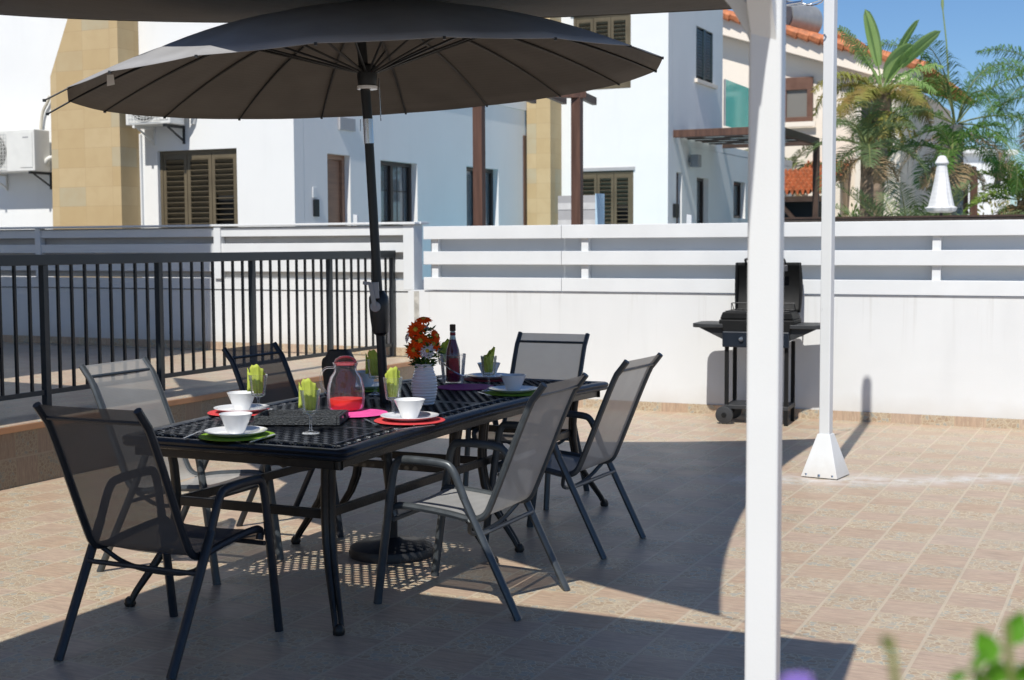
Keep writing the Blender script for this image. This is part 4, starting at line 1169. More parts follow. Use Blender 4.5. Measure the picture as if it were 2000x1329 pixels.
df = MB(O); df.box(RC - .15, RC - .09, d1[0] + .002, d1[0] + .068, .6, d1[3] - .002); df.box(RC - .15, RC - .09, d1[1] - .068, d1[1] - .002, .6, d1[3] - .002); df.box(RC - .15, RC - .09, d1[0] + .069, d1[1] - .069, d1[3] - .068, d1[3] - .002); df.build('door_frame', DOORW, dob, bevel=.004)
MB(O).box(RC - .13, RC - .08, d1[0] + .12, d1[0] + .15, 1.55, 1.75).build('door_handle', CHROME, dob, bevel=.005)
ia = on_r(616, 410, RC)[0]
MB(O).box(RC + .001, RC + .03, ia - .06, ia + .06, 1.93, 2.16).build('intercom', BLACKM, h1, bevel=.008)
MB(O).box(RC + .001, RC + .015, ia - .07, ia + .03, 2.18, 2.32).build('house_plate', WPAINT, h1, bevel=.004)
va_ = on_r(676, 238, RC)
MB(O).box(RC + .001, RC + .03, va_[0] - .2, va_[0] + .2, va_[1] - .12, va_[1] + .05).build('vent_cover', GREYB, h1, bevel=.004)
# chimney breast: tapering slab clad in stone
cA = HA - .42
cx = [on_a(px, py, cA) for px, py in ((101, 442), (98, 150), (131, 40))]
rR = on_a(235, 300, cA)[0]
prof = [(cx[0][0], 0), (cx[1][0], cx[1][1]), (cx[2][0], cx[2][1]), (cx[2][0] + .12, 5.6), (rR, 5.6), (rR, 0)]
mb = MB(O); mb.prism([(r, cA, z) for r, z in prof], (0, HA - cA - .002, 0)); mb.build('chimney_breast', STONE, h1)
MB(O).box(on_a(277, 400, HA)[0], on_a(277, 400, HA)[0] + .035, HA - .04, HA - .002, 0, on_a(277, 262, HA)[1]).build('downpipe', WPAINT, h1, bevel=.008)

def ac_unit(label, r0, r1, z0, z1, a, depth=.30):
    t = gthing('air_conditioner', label, 'air conditioner', (r0 + r1) / 2, a, z0, 'outdoor air conditioner units')
    O = ((r0 + r1) / 2, a, z0); ACM = mk('off_white_metal_casing', (.68, .68, .65), .45, 0, .05, 5)
    y0 = a - .12 - depth; y1 = a - .12
    MB(O).box(r0, r1, y0, y1, z0, z1).build('casing', ACM, t, bevel=.012)
    wd = r1 - r0; rad = (z1 - z0) * .43; cxx = r0 + rad + .06; cz = (z0 + z1) / 2
    k_ = MB(O); k_.lathe([(0, .0), (rad, .0), (rad, .006), (0, .006)], 36); k_.v = [Matrix.Rotation(pi / 2, 3, 'X') @ p + Vector((cxx, y0 - .001, cz)) for p in k_.v]; k_.build('fan_opening', mk('fan_shadow_grey', (.12, .12, .11), .6), t)
    mb = MB(O)
    for q in range(1, 9): mb.tube([(cxx + rad * q / 8 * cos(s * pi / 14), y0 - .014, cz + rad * q / 8 * sin(s * pi / 14)) for s in range(28)], .0035, 4, closed=True)
    for q in range(11):
        o_ = -rad + 2 * rad * q / 10
        mb.tube([(cxx - rad, y0 - .018, cz + o_), (cxx + rad, y0 - .018, cz + o_)], .003, 4); mb.tube([(cxx + o_, y0 - .018, cz - rad), (cxx + o_, y0 - .018, cz + rad)], .003, 4)
    mb.build('fan_guard', ACM, t)
    MB(O).box(r1 - .26, r1 - .03, y0 - .008, y0 - .001, z0 + .05, z1 - .04).build('front_panel', ACM, t, bevel=.006)
    MB(O).box(r1 - .20, r1 - .10, y0 - .0105, y0 - .009, z1 - .12, z1 - .10).build('badge', GREYB, t)
    for r in (r0 + .13, r1 - .10):
        mb = MB(O); mb.bar((r, a - .01, z0 - .02), (r, y0 + .0, z0 - .02), .035, .035); mb.bar((r, a - .012, z0 - .24), (r, a - .012, z0), .035, .02); mb.bar((r, a - .02, z0 - .2), (r, y0 + .08, z0 - .035), .02, .02)
        mb.build('bracket', BLACKM if r > r0 + .2 else ACM, t)
    mb = MB(O); mb.tube(arc([(r1 - .02, y1 - .08, z0 + .12), (r1 + .06, y1 - .07, z0 + .20), (r1 + .10, a - .03, z0 + .18), (r1 + .06, a - .02, z0 + .02)], 3), .035, 10); mb.build('pipe_cover', ACM, t, smooth=True)
    return t
q = rect_a(HA - .42, -46, 258, 68, 334)
ac_unit('white air conditioner unit on the wall left of the stone chimney breast', q[0], q[1], q[2], q[3], HA)
q2 = on_a(242, 248, HA - .42); q3 = on_a(332, 248, HA - .42)
ac_unit('white air conditioner unit right of the stone chimney breast, under the parasol rim', q2[0] + .03, q3[0], q2[1] + .015, q2[1] + .62, HA)
pp_ = gthing('wall_conduit', 'cream hose climbing the white wall from the left air conditioner', 'pipe', on_a(80, 250, HA)[0], HA, on_a(80, 250, HA)[1])
k0 = [on_a(x, y, HA - .05) for x, y in ((79, 262), (80, 240), (84, 215), (93, 200), (97, 188))]
mb = MB((on_a(80, 250, HA)[0], HA, on_a(80, 250, HA)[1])); mb.tube(arc([(r, HA - .05, z) for r, z in k0], 2), .022, 8); mb.build('hose', mk('cream_hose', (.55, .52, .44), .6), pp_, smooth=True)

# ================================================================ HOUSE 2
HB = 22.5
h2 = gthing('villa', 'second white villa farther right with narrow sandstone chimney and stacked louvred windows', 'building', -9, 24, 0)
O = (-9, 24, 0)
R0, R1c = on_a(1075, 300, HB)[0], on_a(1305, 200, HB)[0]
u = rect_a(HB, 1120, 33, 1232, 94); l = rect_a(HB, 1128, 336, 1237, 450)
uz0 = u[3] - 1.3; lz0 = l[3] - 1.5
wall_with_holes(O, -10.6, R1c, 0, 6.9, HB, HB + .22, [(u[0], u[1], uz0, u[3]), (l[0], l[1], lz0, l[3])]).build('front_wall', WHITE2, h2, weld=False)
shutter_window(h2, O, HB - .02, u[0] + .002, u[1] - .002, uz0 + .002, u[3] - .002, 3, False)
shutter_window(h2, O, HB - .02, l[0] + .002, l[1] - .002, lz0 + .002, l[3] - .002, 3, True)
for ww in (u, l): MB(O).box(ww[0] - .05, ww[1] + .03, HB - .03, HB - .001, ww[3], ww[3] + .06).build('window_hood', GREYB, h2, bevel=.004)
c0, c1 = on_a(1029, 300, HB - .5)[0], on_a(1075, 300, HB - .5)[0]
MB(O).box(c0, c1, HB - .5, HB - .002, 0, 6.7).build('chimney_breast', STONE, h2)
# brown frame beside it
x0_ = on_a(1026, 300, HB - .55)[0]
fr_z = on_a(1028, 265, HB - .55)[1]
MB(O).box(x0_ - .12, x0_, HB - .6, HB - .5, 0, fr_z).build('timber_jamb', BROWNW, h2, bevel=.005)
HB2 = HB + 5.6
sw = on_r(1360, 52, R1c); sw2 = on_r(1392, 160, R1c)
uw = (sw[0], sw2[0], on_r(1375, 158, R1c)[1], on_r(1375, 57, R1c)[1])
dw = rect_r(R1c, 1321, 336, 1332, .6); w3 = rect_r(R1c, 1361, 346, 1384, 1.5); w4 = rect_r(R1c, 1433, 354, 1456, on_r(1445, 427, R1c)[1])
swap(wall_with_holes(O, HB + .225, HB + 9, 0, 3.3, R1c - .2, R1c - .001, [dw, w3, w4]), 0).build('side_wall', WHITE2, h2, weld=False)
aU = on_r(1411, 200, R1c)[0]
swap(wall_with_holes(O, HB + .225, aU, 3.302, 6.9, R1c - .2, R1c - .001, [uw]), 0).build('upper_side_wall', WHITE2, h2, weld=False)
MB(O).box(-10.6, R1c - .21, HB + .23, aU, 6.6, 6.8).build('roof', WHITE2, h2)
MB(O).box(-9.5, R1c + .0, aU + .01, HB + 9, 3.31, 3.45).build('terrace_slab', WHITE2, h2)
def side_win2(R, v, nm='window', mull=None, g=PANE): return side_win(h2, R, *v, name=nm, mull=mull, glass=g)
side_win2(R1c, w3); side_win2(R1c, w4, mull=.4)
dd = MB(O); dd.box(R1c - .12, R1c - .07, dw[0] + .01, dw[1] - .01, .6, dw[3] - .01); dd.build('door', DKWOOD, h2, bevel=.004)
# shuttered side window
sx = MB(O); sx.box(R1c - .06, R1c - .05, uw[0] + .002, uw[1] - .002, uw[2] + .002, uw[3] - .002); shw = sx.build('window', DARKIN, h2)
sx = MB(O); wmid = (uw[0] + uw[1]) / 2
for a0_, a1_ in ((uw[0] + .01, wmid - .005), (wmid + .005, uw[1] - .01)):
    sx.box(R1c - .045, R1c + .0, a0_, a0_ + .06, uw[2] + .01, uw[3] - .01); sx.box(R1c - .045, R1c + .0, a1_ - .06, a1_, uw[2] + .01, uw[3] - .01)
    n = 16
    for q in range(n):
        z_ = uw[2] + .05 + (uw[3] - uw[2] - .1) * (q + .5) / n; sx.box(R1c - .04, R1c - .012, a0_ + .06, a1_ - .06, z_ - .022, z_ + .022)
sx.build('shutter', mk('dark_teal_shutter', (.02, .035, .038), .4), shw)
MB(O).box(R1c + .001, R1c + .06, uw[0] - .1, uw[1] + .15, uw[2] - .09, uw[2] - .02).build('window_sill', CREAM, h2, bevel=.005)
lp = on_r(1346, 313, R1c)
MB(O).box(R1c + .001, R1c + .06, lp[0] - .04, lp[0] + .04, lp[1] - .05, lp[1] + .05).box(R1c + .05, R1c + .2, lp[0] - .1, lp[0] + .1, lp[1] - .13, lp[1] + .09).build('wall_lamp', mk('grey_wall_lamp', (.25, .26, .27), .4), h2, bevel=.005)
ip = on_r(1318, 412, R1c); MB(O).box(R1c + .001, R1c + .05, ip[0] - .12, ip[0] + .1, ip[1] - .12, ip[1] + .12).build('intercom', BLACKM, h2, bevel=.01)
# glass balustrade + potted plant on the upper terrace of house 2
gbk = gthing('glass_balustrade', 'turquoise tinted glass balustrade panel on the upper terrace of the second villa', 'balustrade', R1c, aU + 1, 3.45)
bA = on_r(1418, 200, R1c)[0]
gk = NT('turquoise_glass'); gk.b.inputs['Base Color'].default_value = (.16, .58, .55, 1); gk.b.inputs['Roughness'].default_value = .08
tr = gk.n('ShaderNodeBsdfTransparent'); tr.inputs[0].default_value = (.45, .9, .86, 1); mx = gk.n('ShaderNodeMixShader'); mx.inputs[0].default_value = .45
gk.l(gk.b.outputs[0], mx.inputs[1]); gk.l(tr.outputs[0], mx.inputs[2]); gk.l(mx.outputs[0], gk.out.inputs[0])
bz0, bz1 = on_r(1418, 246, R1c)[1], on_r(1418, 155, R1c)[1]
MB((R1c, aU + 1, 3.45)).box(R1c - .03, R1c - .012, bA, bA + 3.6, bz0, bz1).build('glass_panel', gk.m, gbk)
MB((R1c, aU + 1, 3.45)).box(R1c - .04, R1c - .005, bA - .02, bA - .0005, bz0, bz1).build('edge_trim', GREYB, gbk)

# grey block wall + white spikes
q = on_a(1090, 383, 17.2), on_a(1163, 383, 17.2)
gw = gthing('block_wall', 'short grey banded block wall with pale blue end standing behind the white slat fence', 'wall', q[0][0], 17.2, 0)
zt = q[0][1]; Og = (q[0][0], 17.2, 0)
MB(Og).box(q[0][0], q[1][0], 17.2, 17.35, 0, zt).build('panel', GREYB, gw)
MB(Og).box(q[1][0] + .001, q[1][0] + .07, 17.19, 17.36, 0, zt + .02).build('end_post', mk('pale_blue_paint', (.45, .62, .75), .5), gw)
MB(Og).box(q[0][0], q[1][0], 17.193, 17.198, zt - .19, zt - .10).box(q[0][0], q[1][0], 17.193, 17.198, zt - .45, zt - .33).build('light_band', mk('light_grey_block', (.52, .52, .52), .8), gw)
for px, lab in ((693, 'small white pointed stake above the fence, before the oak door'), (1345, 'small white pointed stake above the fence, before the second villa')):
    p = on_a(px, 421, 12.6); s_ = gthing('white_stake', lab, 'stake', p[0], 12.6, .9)
    mb = MB((p[0], 12.6, .9)); mb.prism([(p[0] - .035, 12.6, .9), (p[0] + .035, 12.6, .9), (p[0] + .028, 12.6, p[1]), (p[0] - .02, 12.6, p[1] + .01)], (0, .03, 0)); mb.build('stake', WPAINT, s_)

# ================================================================ BROWN PERGOLAS
pg = gthing('timber_pergola', 'brown timber pergola posts rising behind the fence to the right of the parasol pole', 'pergola', -3, 15, 0)
O = (-3, 15, 0)
for px, a, ytop in ((935, 14.4, 190), (1127, 15.2, 190)):
    r, z = on_a(px, ytop, a)
    MB(O).box(r - .06, r + .06, a - .05, a + .05, .0, z - .002).build('post', BROWNW, pg, bevel=.005)
ra_, za_ = on_a(935, 190, 14.4); rb_, zb_ = on_a(1127, 190, 15.2)
zt = (za_ + zb_) / 2
mb = MB(O); mb.bar((ra_ - .6, 14.4 - .3, zt + .06), (rb_ + .1, 15.2 + .03, zt + .06), .07, .12); mb.build('beam', BROWNW, pg, bevel=.005)
for t in (.1, .45, .8):
    p = Vector((ra_, 14.4, zt + .18)).lerp(Vector((rb_, 15.2, zt + .18)), t); mb = MB(O); mb.bar(p + Vector((0, -.3, 0)), p + Vector((-.4, 2.2, 0)), .06, .10); mb.build('rafter', BROWNW, pg)
# pergola of house 2: attached at (1318,250), runs toward +a / +r
q0 = on_r(1319, 262, R1c + .02)
pg2 = gthing('timber_pergola', 'dark brown pergola roof with white slats fixed to the second villa side wall', 'pergola', R1c, q0[0], 0)
O = (R1c, q0[0], 0)
zp = q0[1]; a0p = q0[0]; a1p = a0p + 4.2
rE = on_a(1596, 262, a1p)[0]; 
rE0 = R1c + 2.6
PW = on_a(1512, 262, a0p)[0] - R1c
for _ in range(30):
    a1p = a0p + .2 + _ * .15
    if on_a(1594, 262, a1p)[0] <= R1c + PW + .06: break
MB(O).box(R1c + .001, R1c + PW, a0p - .06, a0p + .04, zp - .065, zp + .065).build('beam', BROWNW, pg2, bevel=.005)
MB(O).box(R1c + PW, R1c + PW + .1, a0p - .06, a1p, zp - .065, zp + .065).build('beam', DKWOOD, pg2, bevel=.005)
MB(O).box(R1c + .001, R1c + PW, a1p - .1, a1p, zp - .065, zp + .065).build('beam', DKWOOD, pg2, bevel=.005)
PJ = (PW - .004) / 5
NS = max(2, int((a1p - a0p - .5) / .44))
for i in range(NS):
    a = a0p + .3 + i * .44; MB(O).box(R1c + .002, R1c + PW - .002, a, a + .07, zp - .045, zp + .055).build('rafter', DKWOOD, pg2)
mb = MB(O); mbd = MB(O)
for i in range(NS):
    for j in range(5):
        (mb if (i + j) % 2 else mbd).box(R1c + .003 + j * PJ, R1c + .0025 + (j + 1) * PJ, a0p + .371 + i * .44, a0p + .739 + i * .44, zp - .03, zp - .015)
mb.build('white_slats', WPAINT, pg2); mbd.build('dark_slats', DKWOOD, pg2)
for (r, a) in ((R1c + PW + .05, a0p + .0), (R1c + PW + .05, a1p - .05)):
    MB(O).box(r - .055, r + .055, a - .055, a + .055, 0, zp - .067).build('post', DKWOOD, pg2, bevel=.005)

# ================================================================ HOUSE 3 (cream, tiled roof)
HC = 33.0
h3 = gthing('villa', 'cream rendered villa with sloping orange tiled roof behind the palms', 'building', -4, 34, 0)
O = (-4, 34, 0)
e0 = on_a(1380, 28, HC); e1 = on_a(1760, 128, HC)
sl_ = (e1[1] - e0[1]) / (e1[0] - e0[0])
rl, rr_ = e0[0], e1[0]
f0, f1 = rl - 1.5, on_a(1770, 100, HC)[0]
zl = lambda r: e0[1] + sl_ * (r - e0[0])
wn_ = rect_a(HC, 1500, 157, 1587, 238)
mb = MB(O); mb.prism([(f0, HC, 0), (f1, HC, 0), (f1, HC, zl(f1) - .35), (f0, HC, zl(f0) - .35)], (0, 8, 0)); mb.build('wall', CREAM, h3)
mb = MB(O); mb.prism([(f0 - .2, HC - .44, zl(f0 - .2) - .42), (f1 + .4, HC - .44, zl(f1 + .4) - .42), (f1 + .4, HC - .44, zl(f1 + .4) - .02), (f0 - .2, HC - .44, zl(f0 - .2) - .02)], (0, .39, 0)); mb.build('verge', CREAM, h3)
def tile_roof(p00, u, v, nu, nv, amp=.055):
    """barrel tile surface: u along the ridge direction (columns), v down the slope (rows)"""
    p00, u, v = Vector(p00), Vector(u), Vector(v); n = u.cross(v).normalized()
    if n.z < 0: n = -n
    mb = MB(); S = 8; vs = []; fs = []
    NU = nu * S
    rows = []
    for j in range(nv):
        for e_ in (0, 1):
            row = []
            for i in range(NU + 1):
                ph = (i % S) / S * 2 * pi
                off = amp * cos(ph) + (.05 if e_ else .0) + random.uniform(-.004, .004)
                row.append(len(vs)); vs.append(p00 + u * (i / NU) + v * ((j + e_) / nv) + n * off)
            rows.append(row)
    for a_, b_ in zip(rows[:-1], rows[1:]):
        for i in range(NU): fs.append((a_[i], a_[i + 1], b_[i + 1], b_[i]))
    mb.add(vs, fs); return mb
# roof slopes down to the right
du = Vector((0, 8.9, 0)); L0 = Vector((f0 - .2, HC - .54, zl(f0 - .2) + .03)); dv = Vector((f1 + .6 - (f0 - .2), 0, (f1 + .6 - (f0 - .2)) * sl_))
mb = tile_roof(L0, du, dv, 30, 26, .06); mb.o = Vector(O); mb.build('tiled_roof', ROOFT, h3, smooth=False)
mb = MB(O)
for i in range(26):
    p = L0 + dv * (i / 26); q_ = L0 + dv * ((i + 1) / 26); mb.tube([p + Vector((0, 0, .06)), q_ + Vector((0, 0, .03))], [.11, .13], 8)
mb.build('verge_tiles', ROOFT, h3)
w0 = MB(O); w0.box(wn_[0], wn_[1], HC - .03, HC - .001, wn_[2], wn_[3]); hw = w0.build('window', PANEG, h3)
fm = mk('brown_window_frame', (.14, .07, .045), .45)
w0 = MB(O); a, b, c, d = wn_; t_ = .12
w0.box(a - .02, b + .02, HC - .10, HC - .032, d - .28, d + .02); w0.box(a - .02, b + .02, HC - .10, HC - .032, c, c + t_); w0.box(a - .02, a + t_, HC - .10, HC - .032, c + t_ + .001, d - .281); w0.box(b - t_, b + .02, HC - .10, HC - .032, c + t_ + .001, d - .281)
w0.box((a * .62 + b * .38) - .09, (a * .62 + b * .38) + .06, HC - .09, HC - .032, c + t_ + .001, d - .281); w0.build('window_frame', fm, hw, bevel=.006)
w0 = MB(O); w0.box(a - .1, b + .1, HC - .16, HC - .11, c - .12, c - .002); w0.build('window_sill', CREAM, hw)
# chimney with little tiled roof
cq = on_a(1640, 92, HC + 2); cz = cq[1]
MB(O).box(cq[0] - .33, cq[0] + .33, HC + 1.7, HC + 2.3, cz - 1.2, cz + .0).build('chimney', mk('stone_chimney', (.42, .36, .28), .9, 0, .3, 6), h3)
mb = MB(O)
for s_ in (-1, 1):
    for q_ in range(5):
        y_ = HC + 1.55 + q_ * .22; mb.tube([(cq[0], y_, cz + .27), (cq[0] + s_ * .5, y_, cz - .02)], [.10, .12], 8)
mb.build('chimney_roof', ROOFT, h3)
# right wing in shade with dark openings, behind the palms
aw = on_a(1676, 200, HC - .0); 
wg = gthing('garden_house', 'cream wing with dark tall openings half hidden behind the palms', 'building', aw[0], HC - 1, 0)
O2 = (aw[0], HC - 1, 0)
x0_, x1_ = on_a(1672, 200, HC - 1)[0], on_a(1760, 200, HC - 1)[0]; zt_ = on_a(1700, 165, HC - 1)[1]
MB(O2).box(x0_, x1_, HC - 1, HC - .05, 0, zt_).build('wall', CREAM, wg)
for p_, q_ in ((1683, 1706), (1716, 1742)):
    a_, b_ = on_a(p_, 200, HC - 1)[0], on_a(q_, 200, HC - 1)[0]
    MB(O2).box(a_, b_, HC - 1.03, HC - 1.002, on_a(1700, 300, HC - 1)[1], on_a(1700, 175, HC - 1)[1]).build('window', DARKIN, wg)
# solar water tank on the roof
tk = on_a(1540, 38, HC + 1.5)
st_ = gthing('water_tank', 'grey cylindrical water tank lying on the orange tiled roof', 'tank', tk[0], HC + 1.5, tk[1])
O2 = (tk[0], HC + 1.5, tk[1])
m_ = MB(O2); m_.tube([Vector((tk[0] - .1, HC + .9, tk[1])), Vector((tk[0] + .35, HC + 2.2, tk[1]))], .42, 24); m_.build('tank', mk('galvanised_tank', (.42, .42, .40), .4, .4), st_, smooth=True)
m_ = MB(O2); m_.tube([Vector((tk[0] - .105, HC + .88, tk[1])), Vector((tk[0] - .095, HC + .9, tk[1]))], .43, 24); m_.build('end_ring', mk('dark_grey_end', (.09, .09, .10), .5), st_)
m_ = MB(O2); m_.tube([Vector((tk[0] - .115, HC + .865, tk[1] - .03)), Vector((tk[0] - .106, HC + .878, tk[1] - .03))], .24, 20); m_.build('end_disc', PORC, st_)
m_ = MB(O2); m_.box(tk[0] - .3, tk[0] + .5, HC + 1.2, HC + 1.3, tk[1] - 1.2, tk[1] - .4); m_.build('cradle', BLACKM, st_)
# small tiled garden kitchen, dark below
KA = 29
kq = [on_a(x, y, KA) for x, y in ((1470, 330), (1650, 315), (1610, 375), (1520, 380))]
kg = gthing('garden_kiosk', 'small garden kiosk with orange barrel tile roof behind the pergola post', 'kiosk', kq[3][0], KA, 0)
Ok = (kq[3][0], KA, 0)
rL, rRr = on_a(1480, 378, KA)[0], on_a(1605, 378, KA)[0]; ze = on_a(1550, 380, KA)[1]; zr = on_a(1550, 334, KA + 1.5)[1]
mb = tile_roof((rL, KA + 1.6, zr), (rRr - rL, 0, 0), (0, -1.6, ze - zr), 12, 7, .06); mb.o = Vector(Ok); mb.build('roof', ROOFT, kg)
rL2, rR2 = on_a(1560, 330, KA + 3)[0], on_a(1648, 330, KA + 3)[0]; z2, z3 = on_a(1600, 345, KA + 3)[1], on_a(1600, 314, KA + 4)[1]
mb = tile_roof((rL2, KA + 4.2, z3), (rR2 - rL2, 0, 0), (0, -1.2, z2 - z3), 8, 4, .06); mb.o = Vector(Ok); mb.build('roof', ROOFT, kg)
MB(Ok).box(rL + .1, rRr - .1, KA + .3, KA + 1.5, 0, ze - .1).build('wall', DARKIN, kg)
MB(Ok).box(rL, rRr, KA - .02, KA + .08, ze - .16, ze - .04).build('fascia', DKWOOD, kg)
mb = MB(Ok); mb.bar((rRr - .9, KA + .05, ze - .2), (rRr - .2, KA + .05, ze - .95), .08, .08); mb.build('brace', DKWOOD, kg)
MB(Ok).box(rL2 + .2, rR2 - .1, KA + 3.1, KA + 4, 0, z2 - .05).build('wall', CREAM, kg)

# dark mesh fence strip seen above the wall at right
dm = gthing('mesh_fence', 'low dark brown mesh fence running behind the white slat fence under the palms', 'fence', -1, 16, 0)
q0, q1 = on_a(1528, 434, 15.5), on_a(2100, 425, 15.5)
mb = MB((-1, 16, 0)); mb.box(q0[0] - .1, q1[0] + 1, 15.5, 15.53, .2, on_a(1750, 426, 15.5)[1]); mb.build('mesh', mk('dark_netting', (.05, .04, .034), .9, 0, .4, 20), dm)
MB((-1, 16, 0)).box(q0[0] - .1, q1[0] + 1, 15.49, 15.54, on_a(1750, 426, 15.5)[1] + .001, on_a(1750, 424, 15.5)[1] + .01).build('top_rail', DKWOOD, dm)

# ================================================================ FAR THINGS
def px_at(px, py, Y): return at_y(px, py, Y)
# closed parasol
q = px_at(1838, 420, 20); qt = px_at(1838, 304, 20)
cpq = thing('closed_parasol', 'white closed parasol standing before the queen palm trunk', 'parasol', (q.x, q.y, 0))
Oq = (q.x, q.y, 0); hh = qt.z
CW = fabric('white_canvas', (.80, .80, .80), 0, .1, 100)
mb = MB(Oq); mb.lathe([(.02, hh), (.055, hh - .015), (.10, hh - .11), (.09, hh - .13)], 24, (q.x, q.y, 0)); mb.build('top_vent', CW, cpq, smooth=True)
zb = px_at(1838, 416, 20).z
mb = MB(Oq); mb.lathe([(.072, hh - .135), (.098, hh - .32), (.135, hh - .54), (.175, hh - .74), (.215, zb + .07), (.19, zb + .02), (.12, zb)], 72, (q.x, q.y, 0), wob=lambda a, z: 1 + .16 * (hh - z) * abs(sin(3.5 * a + .4)) ** .7 - .06 + .02 * sin(13 * a)); mb.build('canopy', CW, cpq, smooth=True)
mb = MB(Oq); mb.tube([Vector((q.x, q.y, 0)), Vector((q.x, q.y, hh))], .025, 8); mb.build('pole', BLACKM, cpq)
# far pergola
Yp = 36
pf = px_at(1905, 420, Yp); fpg = thing('timber_pergola', 'small brown flat topped pergola beside the queen palm trunk', 'pergola', (pf.x, pf.y, 0), radians(-8))
zt = px_at(1905, 326, Yp).z
k1 = Yp / F
MB().box(-115 * k1, 0, -.05, .05, zt - .35, zt).build('fascia', BROWNW, fpg)
MB().box(-115 * k1, 0, .051, 2.6, zt - .1, zt - .02).build('roof', DKWOOD, fpg)
MB().box(-.03, .06, .051, 2.6, zt - .34, zt - .101).build('beam', DKWOOD, fpg)
for x, y in ((-.05, 0), (-.05, 1.3), (-.05, 2.6), (-115 * k1 + .05, 0)): MB().box(x - .09, x + .09, y - .07, y + .07, 0, zt - .351 if y == 0 else zt - .35).build('post', BROWNW, fpg)
# far white houses
for (x0_, x1_, y0_, y1_, Y, lab) in ((1790, 1915, 300, 330, 75, 'low white house far behind the closed parasol'), (1905, 1975, 303, 318, 85, 'far white house with long flat roof at the right edge')):
    a_, b_ = px_at(x0_, y1_, Y), px_at(x1_, y0_, Y); c_ = (a_ + b_) / 2
    t = thing('distant_house', lab, 'building', (c_.x, Y, 0)); 
    MB((c_.x, Y, 0)).box(a_.x, b_.x, Y, Y + 8, 0, b_.z).build('wall', WHITE2, t)
    MB((c_.x, Y, 0)).box(a_.x - .3, b_.x + .3, Y - .4, Y + 8, b_.z + .001, b_.z + .3).build('roof', WHITE2, t)
    MB((c_.x, Y, 0)).box(a_.x + (b_.x - a_.x) * .55, a_.x + (b_.x - a_.x) * .72, Y - .03, Y - .002, b_.z - 2, b_.z - .5).build('window', DARKIN, t)

# ================================================================ PLANTS
def frond(mb, rachis_mb, base, az, el, L, droop, nleaf=34, lw=.03, ll=.45, vee=.5, hang=.3, rnd=random, r0=.02):
    """pinnate frond; az, el start direction; droop bends it down"""
    pts = []; p = Vector(base); n = 12
    for i in range(n + 1):
        pts.append(p.copy()); e = el - droop * (i / n) ** 1.3
        p = p + Vector((cos(az) * cos(e), sin(az) * cos(e), sin(e))) * (L / n)
    rachis_mb.tube(pts, [r0 * (1 - .8 * i / n) for i in range(n + 1)], 5, caps=False)
    for k_ in range(nleaf):
        t = .14 + .86 * k_ / nleaf; f = t * n; i = min(int(f), n - 1); q = pts[i].lerp(pts[i + 1], f - i); d = (pts[i + 1] - pts[i]).normalized()
        side = d.cross(Vector((0, 0, 1))); 
        if side.length < .05: side = Vector((-sin(az), cos(az), 0))
        side.normalize(); up = side.cross(d)
        Lk = ll * (sin(pi * min(1, t * .93 + .06)) ** .6) * rnd.uniform(.8, 1.1)
        for s_ in (-1, 1):
            dirv = (side * s_ * .8 + d * rnd.uniform(.35, .75) + up * (vee + rnd.uniform(-.25, .25))).normalized()
            m = q + dirv * Lk * .55; e_ = m + (dirv + Vector((0, 0, -1)) * hang * rnd.uniform(.6, 1.6)).normalized() * Lk * .5
            wv = d * lw * .5
            mb.add([q - wv * .5, q + wv * .5, m + wv, e_, m - wv], [(0, 1, 2, 4), (4, 2, 3)])
def palm(name, label, base, h, nf, L, leafm, trunkm, tr=.16, el=(.1, 1.35), droop=1.6, az0=0, grp=None, lean=(0, 0), **kw):
    t = thing(name, label, 'palm', base, 0, grp); c = Vector((lean[0], lean[1], h))
    if h > .2:
        m_ = MB(); n = 14
        m_.tube([Vector((lean[0] * (i / n) ** 1.5, lean[1] * (i / n) ** 1.5, h * i / n)) for i in range(n + 1)], [tr * (1.15 - .25 * i / n + .06 * (i % 2)) for i in range(n + 1)], 12); m_.build('trunk', trunkm, t, smooth=False)
    lm, rm = MB(), MB(); rnd = random.Random(hash(label) % 1000 if False else len(label) * 7)
    for i in range(nf):
        u = (i + .5) / nf; az = az0 + i * 2.39996 + rnd.uniform(-.2, .2); e = el[0] + (el[1] - el[0]) * u + rnd.uniform(-.12, .12)
        frond(lm, rm, c + Vector((cos(az) * .05, sin(az) * .05, .1 * u)), az, e, L * rnd.uniform(.82, 1.1), droop * rnd.uniform(.8, 1.15), rnd=rnd, **kw)
    cr = lm.build('crown', leafm, t, weld=False); rm.build('frond_stems', trunkm if False else STEM, cr, weld=False)
    if h > 1.2:
        dm_, dr2 = MB(), MB()
        for i in range(5):
            frond(dm_, dr2, c + Vector((0, 0, -.12)), az0 + i * 1.3, -.25, L * .6, 1.2, rnd=rnd, **dict(kw, nleaf=30))
        do_ = dm_.build('dead_fronds', DEAD, t, weld=False); dr2.build('dead_stems', DEAD, do_, weld=False)
    return t
DEAD = leaf_mat('dead_palm_frond', (.24, .165, .09), (.34, .25, .14), .15, 4)
STEM = leaf_mat('palm_frond_stem', (.16, .20, .07), (.24, .25, .10), .1, 3)
TRK = mk('fibrous_palm_trunk', (.20, .145, .10), .9, 0, .45, 5, .8, 25, stretch=(1, 1, 3))
TRK2 = mk('grey_palm_trunk', (.13, .13, .13), .9, 0, .4, 5, .8, 20, stretch=(1, 1, 3))
LQ = leaf_mat('queen_palm_leaf', (.055, .135, .025), (.13, .24, .05), .25, 1.6); LP = leaf_mat('grey_green_palm_leaf', (.085, .14, .055), (.19, .25, .11), .22, 2.2)
